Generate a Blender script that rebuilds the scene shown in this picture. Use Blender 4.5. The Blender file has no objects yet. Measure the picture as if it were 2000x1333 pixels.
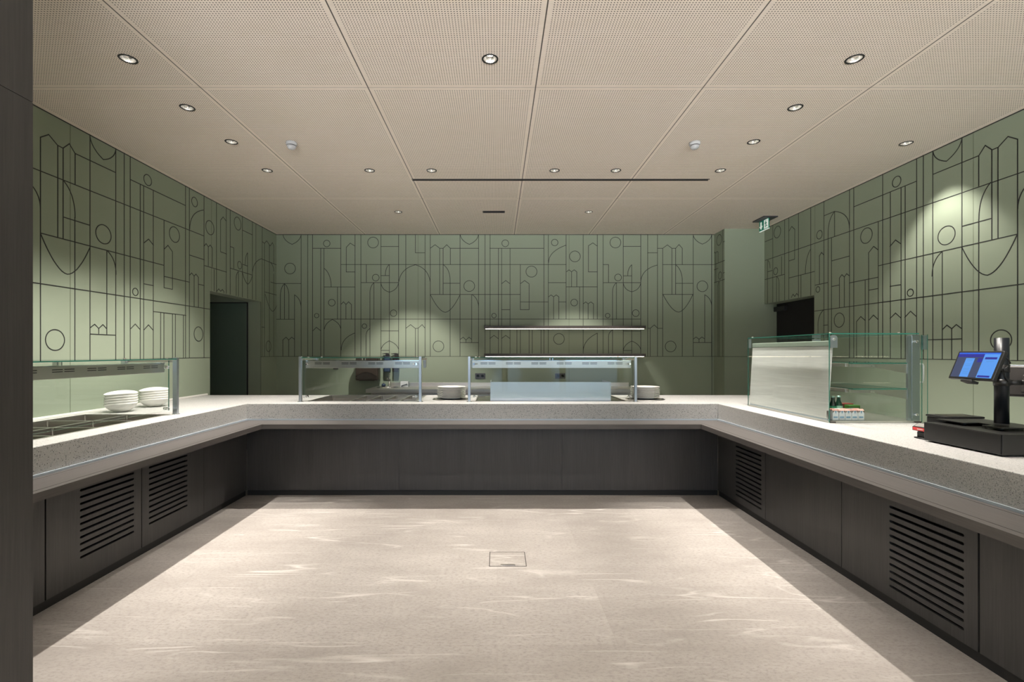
import bpy, bmesh, math, random
from mathutils import Vector, Matrix
random.seed(7)
C = bpy.context.scene.collection
S = bpy.context.scene
PI = math.pi

# ------------------------------------------------------------------ camera
EYE = 1.453
cd = bpy.data.cameras.new('camera'); cam = bpy.data.objects.new('camera', cd); C.objects.link(cam)
cam.location = (0, 0, EYE); cam.rotation_euler = (PI/2, 0, 0)
cd.sensor_width = 36; cd.lens = 17.0; cd.shift_x = 0.0145; cd.shift_y = 0.01125
cd.clip_start = 0.02; cd.clip_end = 100
S.camera = cam

# ------------------------------------------------------------------ world, exposure, light levels
S.view_settings.view_transform = 'Standard'; S.view_settings.look = 'None'
S.view_settings.gamma = 1; S.view_settings.use_curve_mapping = False
S.view_settings.exposure = 0.0
S.cycles.use_denoising = True
S.cycles.sample_clamp_indirect = 6.0
S.cycles.max_bounces = 10; S.cycles.diffuse_bounces = 6; S.cycles.transparent_max_bounces = 24
S.cycles.caustics_reflective = False; S.cycles.caustics_refractive = False
wd = bpy.data.worlds.new('world'); S.world = wd; wd.use_nodes = True
# daylight outside: added glow below for the ceiling, dim band shaped for reflections, blue sky above
_n = wd.node_tree; bg = _n.nodes['Background']
_tc = _n.nodes.new('ShaderNodeTexCoord'); _sx = _n.nodes.new('ShaderNodeSeparateXYZ'); _rp = _n.nodes.new('ShaderNodeValToRGB')
_n.links.new(_tc.outputs['Generated'], _sx.inputs[0])
_mr = _n.nodes.new('ShaderNodeMapRange'); _mr.inputs[1].default_value = -1; _mr.inputs[2].default_value = 1
_n.links.new(_sx.outputs[2], _mr.inputs[0]); _n.links.new(_mr.outputs[0], _rp.inputs[0])
LOW_GLOW, HORIZON_BAND, SKY = (27.0, 27.2, 27.4), (0.30, 0.42, 0.55), (0.90, 1.50, 2.35)
_e = _rp.color_ramp.elements; _e.new(0.5); _e.new(0.55)
for _i, (_p, _c) in enumerate(((0.432, LOW_GLOW), (0.456, HORIZON_BAND), (0.535, HORIZON_BAND), (0.56, SKY))):
    _e[_i].position = _p; _e[_i].color = (*_c, 1)
_ns = _n.nodes.new('ShaderNodeTexNoise'); _ns.inputs['Scale'].default_value = 9.0; _ns.inputs['Detail'].default_value = 1
_n.links.new(_tc.outputs['Generated'], _ns.inputs['Vector'])
_r2 = _n.nodes.new('ShaderNodeValToRGB'); _r2.color_ramp.elements[0].position = 0.52; _r2.color_ramp.elements[1].position = 0.56
_r2.color_ramp.elements[0].color = (1, 1, 1, 1); _r2.color_ramp.elements[1].color = (3.6, 3.8, 4.0, 1)  # bright patches added to the horizon band for patchy reflections
_n.links.new(_ns.outputs['Fac'], _r2.inputs[0])
_r3 = _n.nodes.new('ShaderNodeValToRGB'); _e = _r3.color_ramp.elements; _e.new(0.5); _e.new(0.55)
for _i, (_p, _v) in enumerate(((0.46, 0), (0.475, 1), (0.535, 1), (0.55, 0))): _e[_i].position = _p; _e[_i].color = (_v, _v, _v, 1)
_n.links.new(_mr.outputs[0], _r3.inputs[0])
_mx = _n.nodes.new('ShaderNodeMix'); _mx.data_type = 'RGBA'; _mx.blend_type = 'MULTIPLY'
_n.links.new(_r3.outputs[0], _mx.inputs[0]); _n.links.new(_rp.outputs[0], _mx.inputs[6]); _n.links.new(_r2.outputs[0], _mx.inputs[7])
_n.links.new(_mx.outputs[2], bg.inputs[0]); bg.inputs[1].default_value = 1.0
SPOT_W = 185.0             # ceiling downlights over the floor
SPOT_REAR_W = 185.0       # the inner lamps of the rear rows
SPOT_BACK_W = 330.0       # the pair by the back wall
SPOT_SIDE_W = 190.0       # the two rows over the side counters
WASH_W = 112.0            # the wall washer by the till
SPOT_COL = (1.0, 0.935, 0.855)
STRIP_STRENGTH = 9.0      # LED strips under the two shelves
# daylight enters through the window openings behind the camera, put in for soft light and glass reflections
ADDED_WINDOWS = [(-3.45, -1.7), (-1.6, 0.2), (0.3, 2.1), (2.2, 4.0)]
FRONT_Y = -5.5

# ------------------------------------------------------------------ dimensions (metres)
CEIL = 3.353
XL, XR, YB = -3.545, 4.098, 7.768          # wall planes
BAND = 1.39                                # seam between plain and patterned panels
CT = 0.933                                 # counter top
LX, RX, FY, BY = -2.542, 2.241, 4.91, 5.90 # stone front left / right / back run, back edge
RB = 3.13                                  # staff edge of right counter
SB = 0.78                                  # underside of stone
RAIL_T, RAIL_B, RAIL_W = 0.766, 0.722, 0.293

# ------------------------------------------------------------------ node helpers
def new_mat(name):
    m = bpy.data.materials.new(name); m.use_nodes = True
    nt = m.node_tree; b = nt.nodes['Principled BSDF']
    return m, nt, b
def mat(name, col, rough=0.5, metal=0.0, spec=None, emit=None, estr=0, coat=0):
    m, nt, b = new_mat(name)
    b.inputs['Base Color'].default_value = (*col, 1); b.inputs['Roughness'].default_value = rough
    b.inputs['Metallic'].default_value = metal
    if spec is not None: b.inputs['Specular IOR Level'].default_value = spec
    if emit: b.inputs['Emission Color'].default_value = (*emit, 1); b.inputs['Emission Strength'].default_value = estr
    if coat: b.inputs['Coat Weight'].default_value = coat
    return m
class N:
    """tiny wrapper for building node graphs"""
    def __init__(s, nt): s.nt = nt; s.l = nt.links
    def node(s, t, **kw):
        n = s.nt.nodes.new(t)
        for k, v in kw.items(): setattr(n, k, v)
        return n
    def put(s, sock, v):
        if hasattr(v, 'is_linked') or isinstance(v, bpy.types.NodeSocket): s.l.new(v, sock)
        else: sock.default_value = v
    def m(s, op, a, b=0.0, c=0.0, clamp=False):
        n = s.node('ShaderNodeMath', operation=op, use_clamp=clamp)
        s.put(n.inputs[0], a); s.put(n.inputs[1], b); s.put(n.inputs[2], c)
        return n.outputs[0]
    def pos(s, scale=(1,1,1), loc=(0,0,0), rot=(0,0,0)):
        tc = s.node('ShaderNodeTexCoord'); mp = s.node('ShaderNodeMapping')
        mp.inputs['Scale'].default_value = scale; mp.inputs['Location'].default_value = loc; mp.inputs['Rotation'].default_value = rot
        s.l.new(tc.outputs['Object'], mp.inputs['Vector']); return mp.outputs[0]
    def noise(s, vec, scale, detail=4, rough=0.55, dist=0.0):
        n = s.node('ShaderNodeTexNoise'); s.l.new(vec, n.inputs['Vector'])
        n.inputs['Scale'].default_value = scale; n.inputs['Detail'].default_value = detail
        n.inputs['Roughness'].default_value = rough; n.inputs['Distortion'].default_value = dist
        return n.outputs['Fac']
    def ramp(s, fac, *stops):
        r = s.node('ShaderNodeValToRGB'); e = r.color_ramp.elements
        while len(e) < len(stops): e.new(0.5)
        for i, (p, c) in enumerate(stops):
            e[i].position = p; e[i].color = (*c, 1) if len(c) == 3 else c
        s.put(r.inputs[0], fac); return r.outputs[0]
    def mix(s, fac, a, b, mode='MIX'):
        n = s.node('ShaderNodeMix', data_type='RGBA', blend_type=mode)
        s.put(n.inputs[0], fac)
        for sock, v in ((n.inputs[6], a), (n.inputs[7], b)):
            if isinstance(v, tuple): sock.default_value = (*v, 1)
            else: s.l.new(v, sock)
        return n.outputs[2]
    def bump(s, h, strength=0.2, dist=0.01):
        n = s.node('ShaderNodeBump'); n.inputs['Strength'].default_value = strength; n.inputs['Distance'].default_value = dist
        s.l.new(h, n.inputs['Height']); return n.outputs[0]
def G(v): return (v, v, v)

# ------------------------------------------------------------------ materials
def m_ceiling():
    m, nt, b = new_mat('perforated birch ceiling'); n = N(nt)
    tc = n.node('ShaderNodeTexCoord'); sx = n.node('ShaderNodeSeparateXYZ'); nt.links.new(tc.outputs['Object'], sx.inputs[0])
    X, Y = sx.outputs[0], sx.outputs[1]
    mg = 0.0378
    def axis(P, org, size, lo, hi, pitch):
        q = n.m('DIVIDE', n.m('SUBTRACT', P, org), size)
        near = n.m('MINIMUM', n.m('MAXIMUM', n.m('ROUND', q), lo+1), hi)
        dj = n.m('ABSOLUTE', n.m('SUBTRACT', n.m('SUBTRACT', P, org), n.m('MULTIPLY', near, size)))
        idx = n.m('MINIMUM', n.m('MAXIMUM', n.m('FLOOR', q), lo), hi)
        u = n.m('SUBTRACT', n.m('SUBTRACT', n.m('SUBTRACT', P, org), n.m('MULTIPLY', idx, size)), mg)
        f = n.m('SUBTRACT', n.m('FRACT', n.m('ADD', n.m('DIVIDE', u, pitch), 0.5)), 0.5)
        return dj, n.m('MULTIPLY', f, pitch)
    djx, fx = axis(X, 0.275, 1.2, -3, 2, (1.2-2*mg)/66)
    djy, fy = axis(Y, 0.964, 2.5, -20, 20, (2.5-2*mg)/142)
    r = n.m('SQRT', n.m('ADD', n.m('MULTIPLY', fx, fx), n.m('MULTIPLY', fy, fy)))
    hole = n.m('LESS_THAN', r, 0.0037)
    ok = n.m('MULTIPLY', n.m('GREATER_THAN', djx, mg-0.005), n.m('GREATER_THAN', djy, mg-0.005))
    ok = n.m('MULTIPLY', ok, n.m('MULTIPLY', n.m('GREATER_THAN', X, XL+0.045), n.m('LESS_THAN', X, XR-0.045)))
    hole = n.m('MULTIPLY', hole, ok)
    joint = n.m('MAXIMUM', n.m('LESS_THAN', djx, 0.0040), n.m('MULTIPLY', n.m('LESS_THAN', djy, 0.0018), 0.8))
    grain = n.noise(n.pos((9, 60, 1)), 2.0, 5)
    blot = n.noise(n.pos((1, 2.5, 1)), 2.2, 3)
    wood = n.mix(n.ramp(grain, (0.3, G(0)), (0.72, G(1))), (0.83, 0.728, 0.640), (0.91, 0.815, 0.730))
    wood = n.mix(n.ramp(blot, (0.35, G(0)), (0.75, G(0.5))), wood, (0.82, 0.72, 0.61))
    dark = n.m('MAXIMUM', hole, joint)
    nt.links.new(n.mix(dark, wood, (0.10, 0.085, 0.07)), b.inputs['Base Color'])
    b.inputs['Roughness'].default_value = 0.6
    return m
def m_floor():
    m, nt, b = new_mat('pale sandstone floor'); n = N(nt)
    big = n.noise(n.pos((0.9, 2.2, 1)), 1.8, 6, 0.65)
    fine = n.noise(n.pos((5, 10, 1)), 8.0, 6, 0.75)
    tc = n.node('ShaderNodeTexCoord'); br = n.node('ShaderNodeTexBrick', offset=0.5)
    nt.links.new(tc.outputs['Object'], br.inputs['Vector'])
    for k, val in (('Scale', 1.0), ('Mortar Size', 0.0015), ('Brick Width', 1.2), ('Row Height', 0.6), ('Mortar Smooth', 0.3)): br.inputs[k].default_value = val
    br.inputs['Color1'].default_value = (0, 0, 0, 1); br.inputs['Color2'].default_value = (1, 1, 1, 1)
    tile = n.node('ShaderNodeSeparateColor'); nt.links.new(br.outputs['Color'], tile.inputs[0])
    fac = n.m('ADD', n.m('MULTIPLY', n.ramp(big, (0.28, G(0)), (0.72, G(1))), 0.75), n.m('MULTIPLY', tile.outputs[0], 0.25))
    col = n.mix(fac, (0.300, 0.272, 0.248), (0.455, 0.422, 0.392))
    col = n.mix(n.ramp(fine, (0.36, G(0.75)), (0.52, G(0))), col, (0.25, 0.225, 0.205))
    def vein(sc, loc, scale, w, dist, lo, hi):
        v = n.noise(n.pos(sc, loc, (0, 0, 0.05)), scale, 3, 0.5, dist)
        d = n.m('ABSOLUTE', n.m('SUBTRACT', v, 0.5))
        line = n.m('SUBTRACT', 1.0, n.m('DIVIDE', d, w), clamp=True)
        mask = n.ramp(n.noise(n.pos((1.0, 2.4, 1), loc), 1.5, 2), (lo, G(0)), (hi, G(1)))
        return n.m('MULTIPLY', line, mask)
    v = n.m('MAXIMUM', vein((0.22, 2.0, 1), (3.1, 1.7, 0), 1.6, 0.013, 0.25, 0.50, 0.64),
            n.m('MULTIPLY', vein((0.32, 2.6, 1), (7.7, 4.2, 0), 1.7, 0.014, 0.35, 0.50, 0.66), 0.8))
    col = n.mix(n.m('MULTIPLY', v, 0.75), col, (0.63, 0.60, 0.565))
    crk = n.noise(n.pos((1.2, 1.8, 1)), 9, 4, 0.6, 1.2)
    cr = n.m('SUBTRACT', 1.0, n.m('DIVIDE', n.m('ABSOLUTE', n.m('SUBTRACT', crk, 0.5)), 0.012), clamp=True)
    cr = n.m('MULTIPLY', cr, n.ramp(n.noise(n.pos(), 2.3, 2), (0.5, G(0)), (0.62, G(1))))
    col = n.mix(n.m('MULTIPLY', cr, 0.22), col, (0.22, 0.18, 0.15))
    col = n.mix(n.m('MULTIPLY', br.outputs['Fac'], 0.18), col, (0.25, 0.21, 0.18))
    nt.links.new(col, b.inputs['Base Color'])
    nt.links.new(n.ramp(fine, (0.2, G(0.46)), (0.8, G(0.62))), b.inputs['Roughness'])
    nt.links.new(n.bump(n.m('ADD', fine, n.m('MULTIPLY', crk, 0.6)), 0.22, 0.006), b.inputs['Normal'])
    b.inputs['Specular IOR Level'].default_value = 0.35
    return m
def m_wall():
    m, nt, b = new_mat('sage green panel'); n = N(nt)
    f = n.noise(n.pos((1, 1, 1)), 1.3, 3)
    nt.links.new(n.mix(f, (0.258, 0.302, 0.228), (0.278, 0.323, 0.246)), b.inputs['Base Color'])
    b.inputs['Roughness'].default_value = 0.55
    b.inputs['Specular IOR Level'].default_value = 0.3
    return m
def m_terrazzo():
    m, nt, b = new_mat('grey speckled terrazzo'); n = N(nt)
    p = n.pos()
    base = n.noise(p, 140, 4, 0.7)
    col = n.mix(n.ramp(base, (0.3, G(0)), (0.7, G(1))), (0.385, 0.380, 0.372), (0.525, 0.518, 0.505))
    def chips(scale, thr, color, col, loc, keep=0.55):
        v = n.node('ShaderNodeTexVoronoi'); v.inputs['Scale'].default_value = scale; v.inputs['Randomness'].default_value = 1.0
        nt.links.new(n.pos((1, 1, 1), loc), v.inputs['Vector'])
        sel = n.node('ShaderNodeSeparateColor'); nt.links.new(v.outputs['Color'], sel.inputs[0])
        rad = n.m('MULTIPLY', sel.outputs[0], thr)
        on = n.m('MULTIPLY', n.m('LESS_THAN', v.outputs['Distance'], rad), n.m('GREATER_THAN', sel.outputs[1], keep))
        return n.mix(on, col, color)
    col = chips(210, 0.55, (0.22, 0.235, 0.23), col, (0, 0, 0))
    col = chips(260, 0.5, (0.58, 0.57, 0.55), col, (3, 1, 2))
    col = chips(135, 0.42, (0.06, 0.06, 0.065), col, (5, 2, 7), 0.72)
    nt.links.new(col, b.inputs['Base Color']); b.inputs['Roughness'].default_value = 0.38
    return m
def m_veneer(name, c0, c1, axis='z', rough=0.5):
    m, nt, b = new_mat(name); n = N(nt)
    sc = {'z': (55, 55, 1.6), 'x': (1.6, 55, 55), 'y': (55, 1.6, 55)}[axis]
    f = n.noise(n.pos(sc), 2.2, 6, 0.65)
    g = n.noise(n.pos(tuple(v*0.15 for v in sc)), 2.0, 2)
    fac = n.m('ADD', n.m('MULTIPLY', f, 0.7), n.m('MULTIPLY', g, 0.3))
    nt.links.new(n.ramp(fac, (0.32, c0), (0.68, c1)), b.inputs['Base Color'])
    b.inputs['Roughness'].default_value = rough
    nt.links.new(n.bump(f, 0.12, 0.002), b.inputs['Normal'])
    return m
def m_steel(name, col, rough, sc):
    m, nt, b = new_mat(name); n = N(nt)
    f = n.noise(n.pos(sc), 3.0, 4)
    b.inputs['Base Color'].default_value = (*col, 1); b.inputs['Metallic'].default_value = 1.0
    nt.links.new(n.ramp(f, (0.3, G(rough*0.93)), (0.7, G(rough*1.07))), b.inputs['Roughness'])
    return m
def m_glass(name, tint, f0=0.045):
    m = bpy.data.materials.new(name); m.use_nodes = True; nt = m.node_tree; n = N(nt)
    for x in list(nt.nodes):
        if x.type != 'OUTPUT_MATERIAL': nt.nodes.remove(x)
    out = [x for x in nt.nodes if x.type == 'OUTPUT_MATERIAL'][0]
    lw = n.node('ShaderNodeLayerWeight'); lw.inputs[0].default_value = 0.5
    fr = n.m('ADD', f0, n.m('MULTIPLY', n.m('POWER', lw.outputs['Facing'], 5.0), 0.9), clamp=True)
    t = n.node('ShaderNodeBsdfTransparent'); t.inputs[0].default_value = (*tint, 1)
    g = n.node('ShaderNodeBsdfGlossy'); g.inputs['Roughness'].default_value = 0.01
    mx = n.node('ShaderNodeMixShader'); nt.links.new(fr, mx.inputs[0]); nt.links.new(t.outputs[0], mx.inputs[1]); nt.links.new(g.outputs[0], mx.inputs[2])
    nt.links.new(mx.outputs[0], out.inputs[0]); return m
def m_frost():
    m, nt, b = new_mat('frosted streaked sheet'); n = N(nt)
    f = n.noise(n.pos((1, 1.2, 40)), 2.4, 4)
    nt.links.new(n.ramp(f, (0.3, (0.74, 0.73, 0.72)), (0.72, (0.86, 0.85, 0.84))), b.inputs['Base Color'])
    b.inputs['Roughness'].default_value = 0.4
    return m

M = dict(
    ceiling=m_ceiling(), floor=m_floor(), wall=m_wall(), stone=m_terrazzo(),
    line=mat('black groove', (0.012, 0.012, 0.013), 0.6),
    seam=mat('panel joint', (0.10, 0.115, 0.075), 0.7),
    front=m_veneer('dark grey oak veneer', (0.035, 0.0335, 0.0335), (0.060, 0.0575, 0.057), 'z', 0.42),
    railx=m_veneer('grey oak board along the back', (0.064, 0.0575, 0.055), (0.098, 0.089, 0.0845), 'x', 0.42),
    raily=m_veneer('grey oak board along the side', (0.064, 0.0575, 0.055), (0.098, 0.089, 0.0845), 'y', 0.42),
    pillar=m_veneer('charcoal wood cladding', (0.030, 0.028, 0.027), (0.052, 0.049, 0.046), 'z', 0.55),
    black=mat('matt black', (0.012, 0.012, 0.012), 0.55),
    satin=mat('satin black metal', (0.013, 0.0125, 0.012), 0.36),
    void=mat('dark interior', (0.006, 0.006, 0.006), 0.9),
    steel=m_steel('brushed steel', (0.64, 0.605, 0.565), 0.30, (2, 260, 260)),
    steely=m_steel('brushed steel lengthwise', (0.64, 0.605, 0.565), 0.30, (260, 2, 260)),
    steelv=m_steel('brushed steel upright', (0.50, 0.54, 0.58), 0.30, (260, 260, 2)),
    splash=m_steel('brushed splash steel', (0.58, 0.60, 0.61), 0.36, (260, 260, 2)),
    pan=m_steel('pan steel', (0.56, 0.54, 0.52), 0.3, (20, 20, 20)),
    tub=m_steel('dull steel with painted shade', (0.30, 0.275, 0.25), 0.42, (20, 20, 20)),  # base darkened to stand for the dark reflections inside the pans
    chrome=mat('chrome', (0.85, 0.85, 0.85), 0.07, 1.0),
    alu=mat('aluminium strip', (0.50, 0.57, 0.64), 0.45, 0.4),
    glass=m_glass('clear glass', (0.965, 0.985, 0.975), 0.022),
    reflector=mat('satin reflector', (0.9, 0.88, 0.85), 0.22, 1.0),
    edge=mat('green glass edge', (0.03, 0.16, 0.12), 0.12),
    ceramic=mat('black glass ceramic', (0.09, 0.085, 0.07), 0.06),
    white=mat('white porcelain', (0.80, 0.785, 0.755), 0.16),
    plastic=mat('white plastic', (0.72, 0.72, 0.71), 0.4),
    upstand=mat('white upstand', (0.74, 0.73, 0.69), 0.4),
    shelf=mat('dark brown shelf', (0.035, 0.029, 0.026), 0.5),
    led=mat('LED strip', (0.9, 0.85, 0.75), 0.5, emit=(1.0, 0.83, 0.62), estr=STRIP_STRENGTH),
    lamp=mat('lamp face', (0.9, 0.9, 0.9), 0.4, emit=(1.0, 0.95, 0.87), estr=22.0),
    brown=mat('brown dispenser plastic', (0.040, 0.027, 0.021), 0.3),
    brown2=mat('dark dispenser cover', (0.018, 0.012, 0.010), 0.22),
    bluep=mat('dark blue plastic', (0.028, 0.05, 0.10), 0.35),
    teal=mat('green door with painted shade', (0.10, 0.14, 0.115), 0.5),  # wall green darkened to teal, standing for the dim bluish light
    socket=mat('anthracite socket', (0.05, 0.047, 0.055), 0.45),
    exitg=mat('exit sign green', (0.0, 0.12, 0.075), 0.4, emit=(0.0, 0.16, 0.10), estr=0.35),
    exitw=mat('exit sign white', (0.8, 0.85, 0.8), 0.4, emit=(0.8, 0.9, 0.82), estr=0.45),
    frost=m_frost(),
    bottle=mat('dark green bottle glass', (0.006, 0.035, 0.018), 0.08),
    capg=mat('pale bottle cap', (0.35, 0.55, 0.45), 0.3, 0.6),
    labelg=mat('bright green label', (0.02, 0.42, 0.18), 0.4),
    labely=mat('yellow label', (0.75, 0.55, 0.03), 0.4),
    labelp=mat('pale green label', (0.35, 0.62, 0.45), 0.4),
    carton=mat('pale grey carton', (0.55, 0.58, 0.60), 0.4),
    cartonb=mat('blue carton print', (0.12, 0.24, 0.36), 0.4),
    cartonp=mat('pink carton top', (0.72, 0.36, 0.31), 0.4),
    cartond=mat('brown carton print', (0.10, 0.06, 0.045), 0.4),
    red=mat('red packaging', (0.20, 0.028, 0.022), 0.45),
    redl=mat('red label', (0.75, 0.05, 0.05), 0.4),
    green=mat('green packaging', (0.045, 0.14, 0.02), 0.45),
    grey=mat('grey monitor shell', (0.035, 0.032, 0.030), 0.4),
    sensor=mat('off white sensor', (0.46, 0.47, 0.49), 0.5),
    scr_dark=mat('screen dark blue', (0.004, 0.004, 0.006), 0.2, emit=(0.050, 0.068, 0.135), estr=1.0),
    scr_pale=mat('screen pale blue', (0.004, 0.004, 0.006), 0.2, emit=(0.10, 0.33, 0.85), estr=1.0),
    scr_blue=mat('screen blue', (0.004, 0.004, 0.006), 0.2, emit=(0.025, 0.14, 0.75), estr=1.0),
    scr_navy=mat('screen navy', (0.004, 0.004, 0.006), 0.2, emit=(0.022, 0.025, 0.30), estr=1.0),
    scr_text=mat('screen text', (0.004, 0.004, 0.006), 0.2, emit=(0.075, 0.24, 0.52), estr=1.0),
)

# ------------------------------------------------------------------ mesh builder
class MB:
    def __init__(s): s.bm = bmesh.new()
    def quad(s, pts, mi=0):
        f = s.bm.faces.new([s.bm.verts.new(p) for p in pts]); f.material_index = mi; return f
    def box(s, x0, x1, y0, y1, z0, z1, mi=0, bev=0.0, seg=2):
        if x0 > x1: x0, x1 = x1, x0
        if y0 > y1: y0, y1 = y1, y0
        if z0 > z1: z0, z1 = z1, z0
        v = [s.bm.verts.new((x, y, z)) for z in (z0, z1) for y in (y0, y1) for x in (x0, x1)]
        fs = [s.bm.faces.new([v[i] for i in q]) for q in ((0,2,3,1),(4,5,7,6),(0,1,5,4),(2,6,7,3),(0,4,6,2),(1,3,7,5))]
        for f in fs: f.material_index = mi
        if bev > 0:
            es = list({e for f in fs for e in f.edges})
            r = bmesh.ops.bevel(s.bm, geom=es, offset=bev, segments=seg, profile=0.5, affect='EDGES')
            for f in r['faces']: f.material_index = mi
        return s
    def obox(s, c, size, rot, mi=0, bev=0.0):
        """oriented box: centre, size, 3x3 rotation"""
        t = MB(); a, b, d = size; t.box(-a/2, a/2, -b/2, b/2, -d/2, d/2, 0, bev)
        s.merge(t, Matrix.Translation(c) @ rot.to_4x4(), mi); return s
    def merge(s, t, mx, mi=None):
        vm = {}
        for v in t.bm.verts: vm[v] = s.bm.verts.new(mx @ v.co)
        for f in t.bm.faces:
            try:
                g = s.bm.faces.new([vm[v] for v in f.verts]); g.material_index = f.material_index if mi is None else mi; g.smooth = f.smooth
            except ValueError: pass
        t.bm.free()
    def prism(s, poly, z0, z1, mi=0, axis='z'):
        """extrude a 2D polygon (ccw) along an axis"""
        def P(a, b, h): return {'z': (a, b, h), 'y': (a, h, b), 'x': (h, a, b)}[axis]
        lo = [s.bm.verts.new(P(a, b, z0)) for a, b in poly]; hi = [s.bm.verts.new(P(a, b, z1)) for a, b in poly]
        k = len(poly); fs = [s.bm.faces.new(lo[::-1]), s.bm.faces.new(hi)]
        for i in range(k): fs.append(s.bm.faces.new([lo[i], lo[(i+1) % k], hi[(i+1) % k], hi[i]]))
        for f in fs: f.material_index = mi
        bmesh.ops.recalc_face_normals(s.bm, faces=fs)
        return s
    def lathe(s, prof, seg=28, c=(0, 0, 0), mi=0, mod=None, smooth=True, close=False):
        rings = []
        for (r, z) in prof:
            if r < 1e-6: rings.append([s.bm.verts.new((c[0], c[1], c[2]+z))])
            else:
                ring = []
                for i in range(seg):
                    a = 2*PI*i/seg; zz = z + (mod(a, r, z) if mod else 0)
                    ring.append(s.bm.verts.new((c[0]+r*math.cos(a), c[1]+r*math.sin(a), c[2]+zz)))
                rings.append(ring)
        pairs = list(zip(rings, rings[1:])) + ([(rings[-1], rings[0])] if close else [])
        fs = []
        for a, b in pairs:
            for i in range(seg):
                j = (i+1) % seg
                if len(a) == 1 and len(b) == 1: continue
                if len(a) == 1: q = [a[0], b[j], b[i]]
                elif len(b) == 1: q = [a[i], a[j], b[0]]
                else: q = [a[i], a[j], b[j], b[i]]
                f = s.bm.faces.new(q); f.smooth = smooth; f.material_index = mi; fs.append(f)
        return s
    def tube(s, pts, r, seg=10, mi=0):
        pts = [Vector(p) for p in pts]; rings = []
        for i, p in enumerate(pts):
            d = (pts[min(i+1, len(pts)-1)] - pts[max(i-1, 0)]).normalized()
            up = Vector((0, 0, 1)) if abs(d.z) < 0.9 else Vector((1, 0, 0))
            a = d.cross(up).normalized(); b = d.cross(a)
            rr = r[i] if isinstance(r, (list, tuple)) else r
            rings.append([s.bm.verts.new(p + rr*(math.cos(2*PI*k/seg)*a + math.sin(2*PI*k/seg)*b)) for k in range(seg)])
        for a, b in zip(rings, rings[1:]):
            for k in range(seg):
                f = s.bm.faces.new([a[k], a[(k+1) % seg], b[(k+1) % seg], b[k]]); f.smooth = True; f.material_index = mi
        for e in (rings[0][::-1], rings[-1]):
            f = s.bm.faces.new(e); f.material_index = mi
        return s
    def cyl(s, c, r, h, axis='z', seg=24, mi=0):
        d = {'z': (0, 0, h), 'x': (h, 0, 0), 'y': (0, h, 0)}[axis]
        return s.tube([c, (c[0]+d[0], c[1]+d[1], c[2]+d[2])], r, seg, mi)
    def plate(s, outer, holes, h0, h1, axis='z', mi=0):
        """flat plate with holes, extruded between h0 and h1 along axis"""
        def P(a, b, h): return Vector({'z': (a, b, h), 'y': (a, h, b), 'x': (h, a, b)}[axis])
        t = bmesh.new(); es = []
        for loop in [outer] + holes:
            vs = [t.verts.new(P(a, b, h0)) for a, b in loop]
            es += [t.edges.new((vs[i], vs[(i+1) % len(vs)])) for i in range(len(vs))]
        bmesh.ops.triangle_fill(t, use_beauty=True, use_dissolve=False, edges=es)
        off = P(0, 0, h1-h0)
        fs = list(t.faces); vm = {}
        for v in t.verts:
            vm[v] = (s.bm.verts.new(v.co), s.bm.verts.new(v.co+off))
        new = []
        for f in fs:
            new.append(s.bm.faces.new([vm[v][0] for v in f.verts])); new.append(s.bm.faces.new([vm[v][1] for v in reversed(f.verts)]))
        for e in t.edges:
            if len(e.link_faces) == 1:
                a, b = e.verts; new.append(s.bm.faces.new([vm[a][0], vm[b][0], vm[b][1], vm[a][1]]))
        for f in new: f.material_index = mi
        bmesh.ops.recalc_face_normals(s.bm, faces=new); t.free(); return s

def add(o): C.objects.link(o); return o
def obj(name, mb, mats, parent=None, origin=None, normals=False):
    """link the builder as ONE mesh object; vertices are given in the parent's frame (world frame when top-level)"""
    if normals: bmesh.ops.recalc_face_normals(mb.bm, faces=mb.bm.faces)
    me = bpy.data.meshes.new(name); 
    if origin is not None: bmesh.ops.translate(mb.bm, verts=mb.bm.verts, vec=-Vector(origin))
    mb.bm.to_mesh(me); mb.bm.free()
    for m in (mats if isinstance(mats, (list, tuple)) else [mats]): me.materials.append(m)
    o = bpy.data.objects.new(name, me); C.objects.link(o)
    if origin is not None: o.location = origin
    if parent: o.parent = parent
    return o
def thing(name, label, cat, loc=(0, 0, 0), rotz=0, group=None):
    o = bpy.data.objects.new(name, None); C.objects.link(o); o.empty_display_size = 0.1
    o.location = loc; o.rotation_euler = (0, 0, rotz)
    return tag(o, label, cat, group)
def tag(o, label, cat, group=None):
    o['label'] = label; o['category'] = cat
    if group: o['group'] = group
    return o
def struct(name, mb, mats, parent=None):
    o = obj(name, mb, mats, parent)
    if parent is None: o['kind'] = 'structure'
    return o
def dup(root, loc, label=None, group=None, rotz=None):
    r = root.copy(); C.objects.link(r); r.location = loc
    if rotz is not None: r.rotation_euler = (0, 0, rotz)
    if label: r['label'] = label
    if group: r['group'] = group
    for ch in list(root.children):
        c = ch.copy(); C.objects.link(c); c.parent = r
        for g in list(ch.children):
            d = g.copy(); C.objects.link(d); d.parent = c
    return r
def circ(cx, cy, r, n=24): return [(cx+r*math.cos(2*PI*i/n), cy+r*math.sin(2*PI*i/n)) for i in range(n)]
def rect(x0, x1, y0, y1): return [(x0, y0), (x1, y0), (x1, y1), (x0, y1)]
ORD = ['topmost', 'second from the top', 'third from the top', 'fourth from the top', 'fifth from the top', 'sixth from the top', 'seventh from the top', 'eighth from the top', 'lowest']
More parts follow.
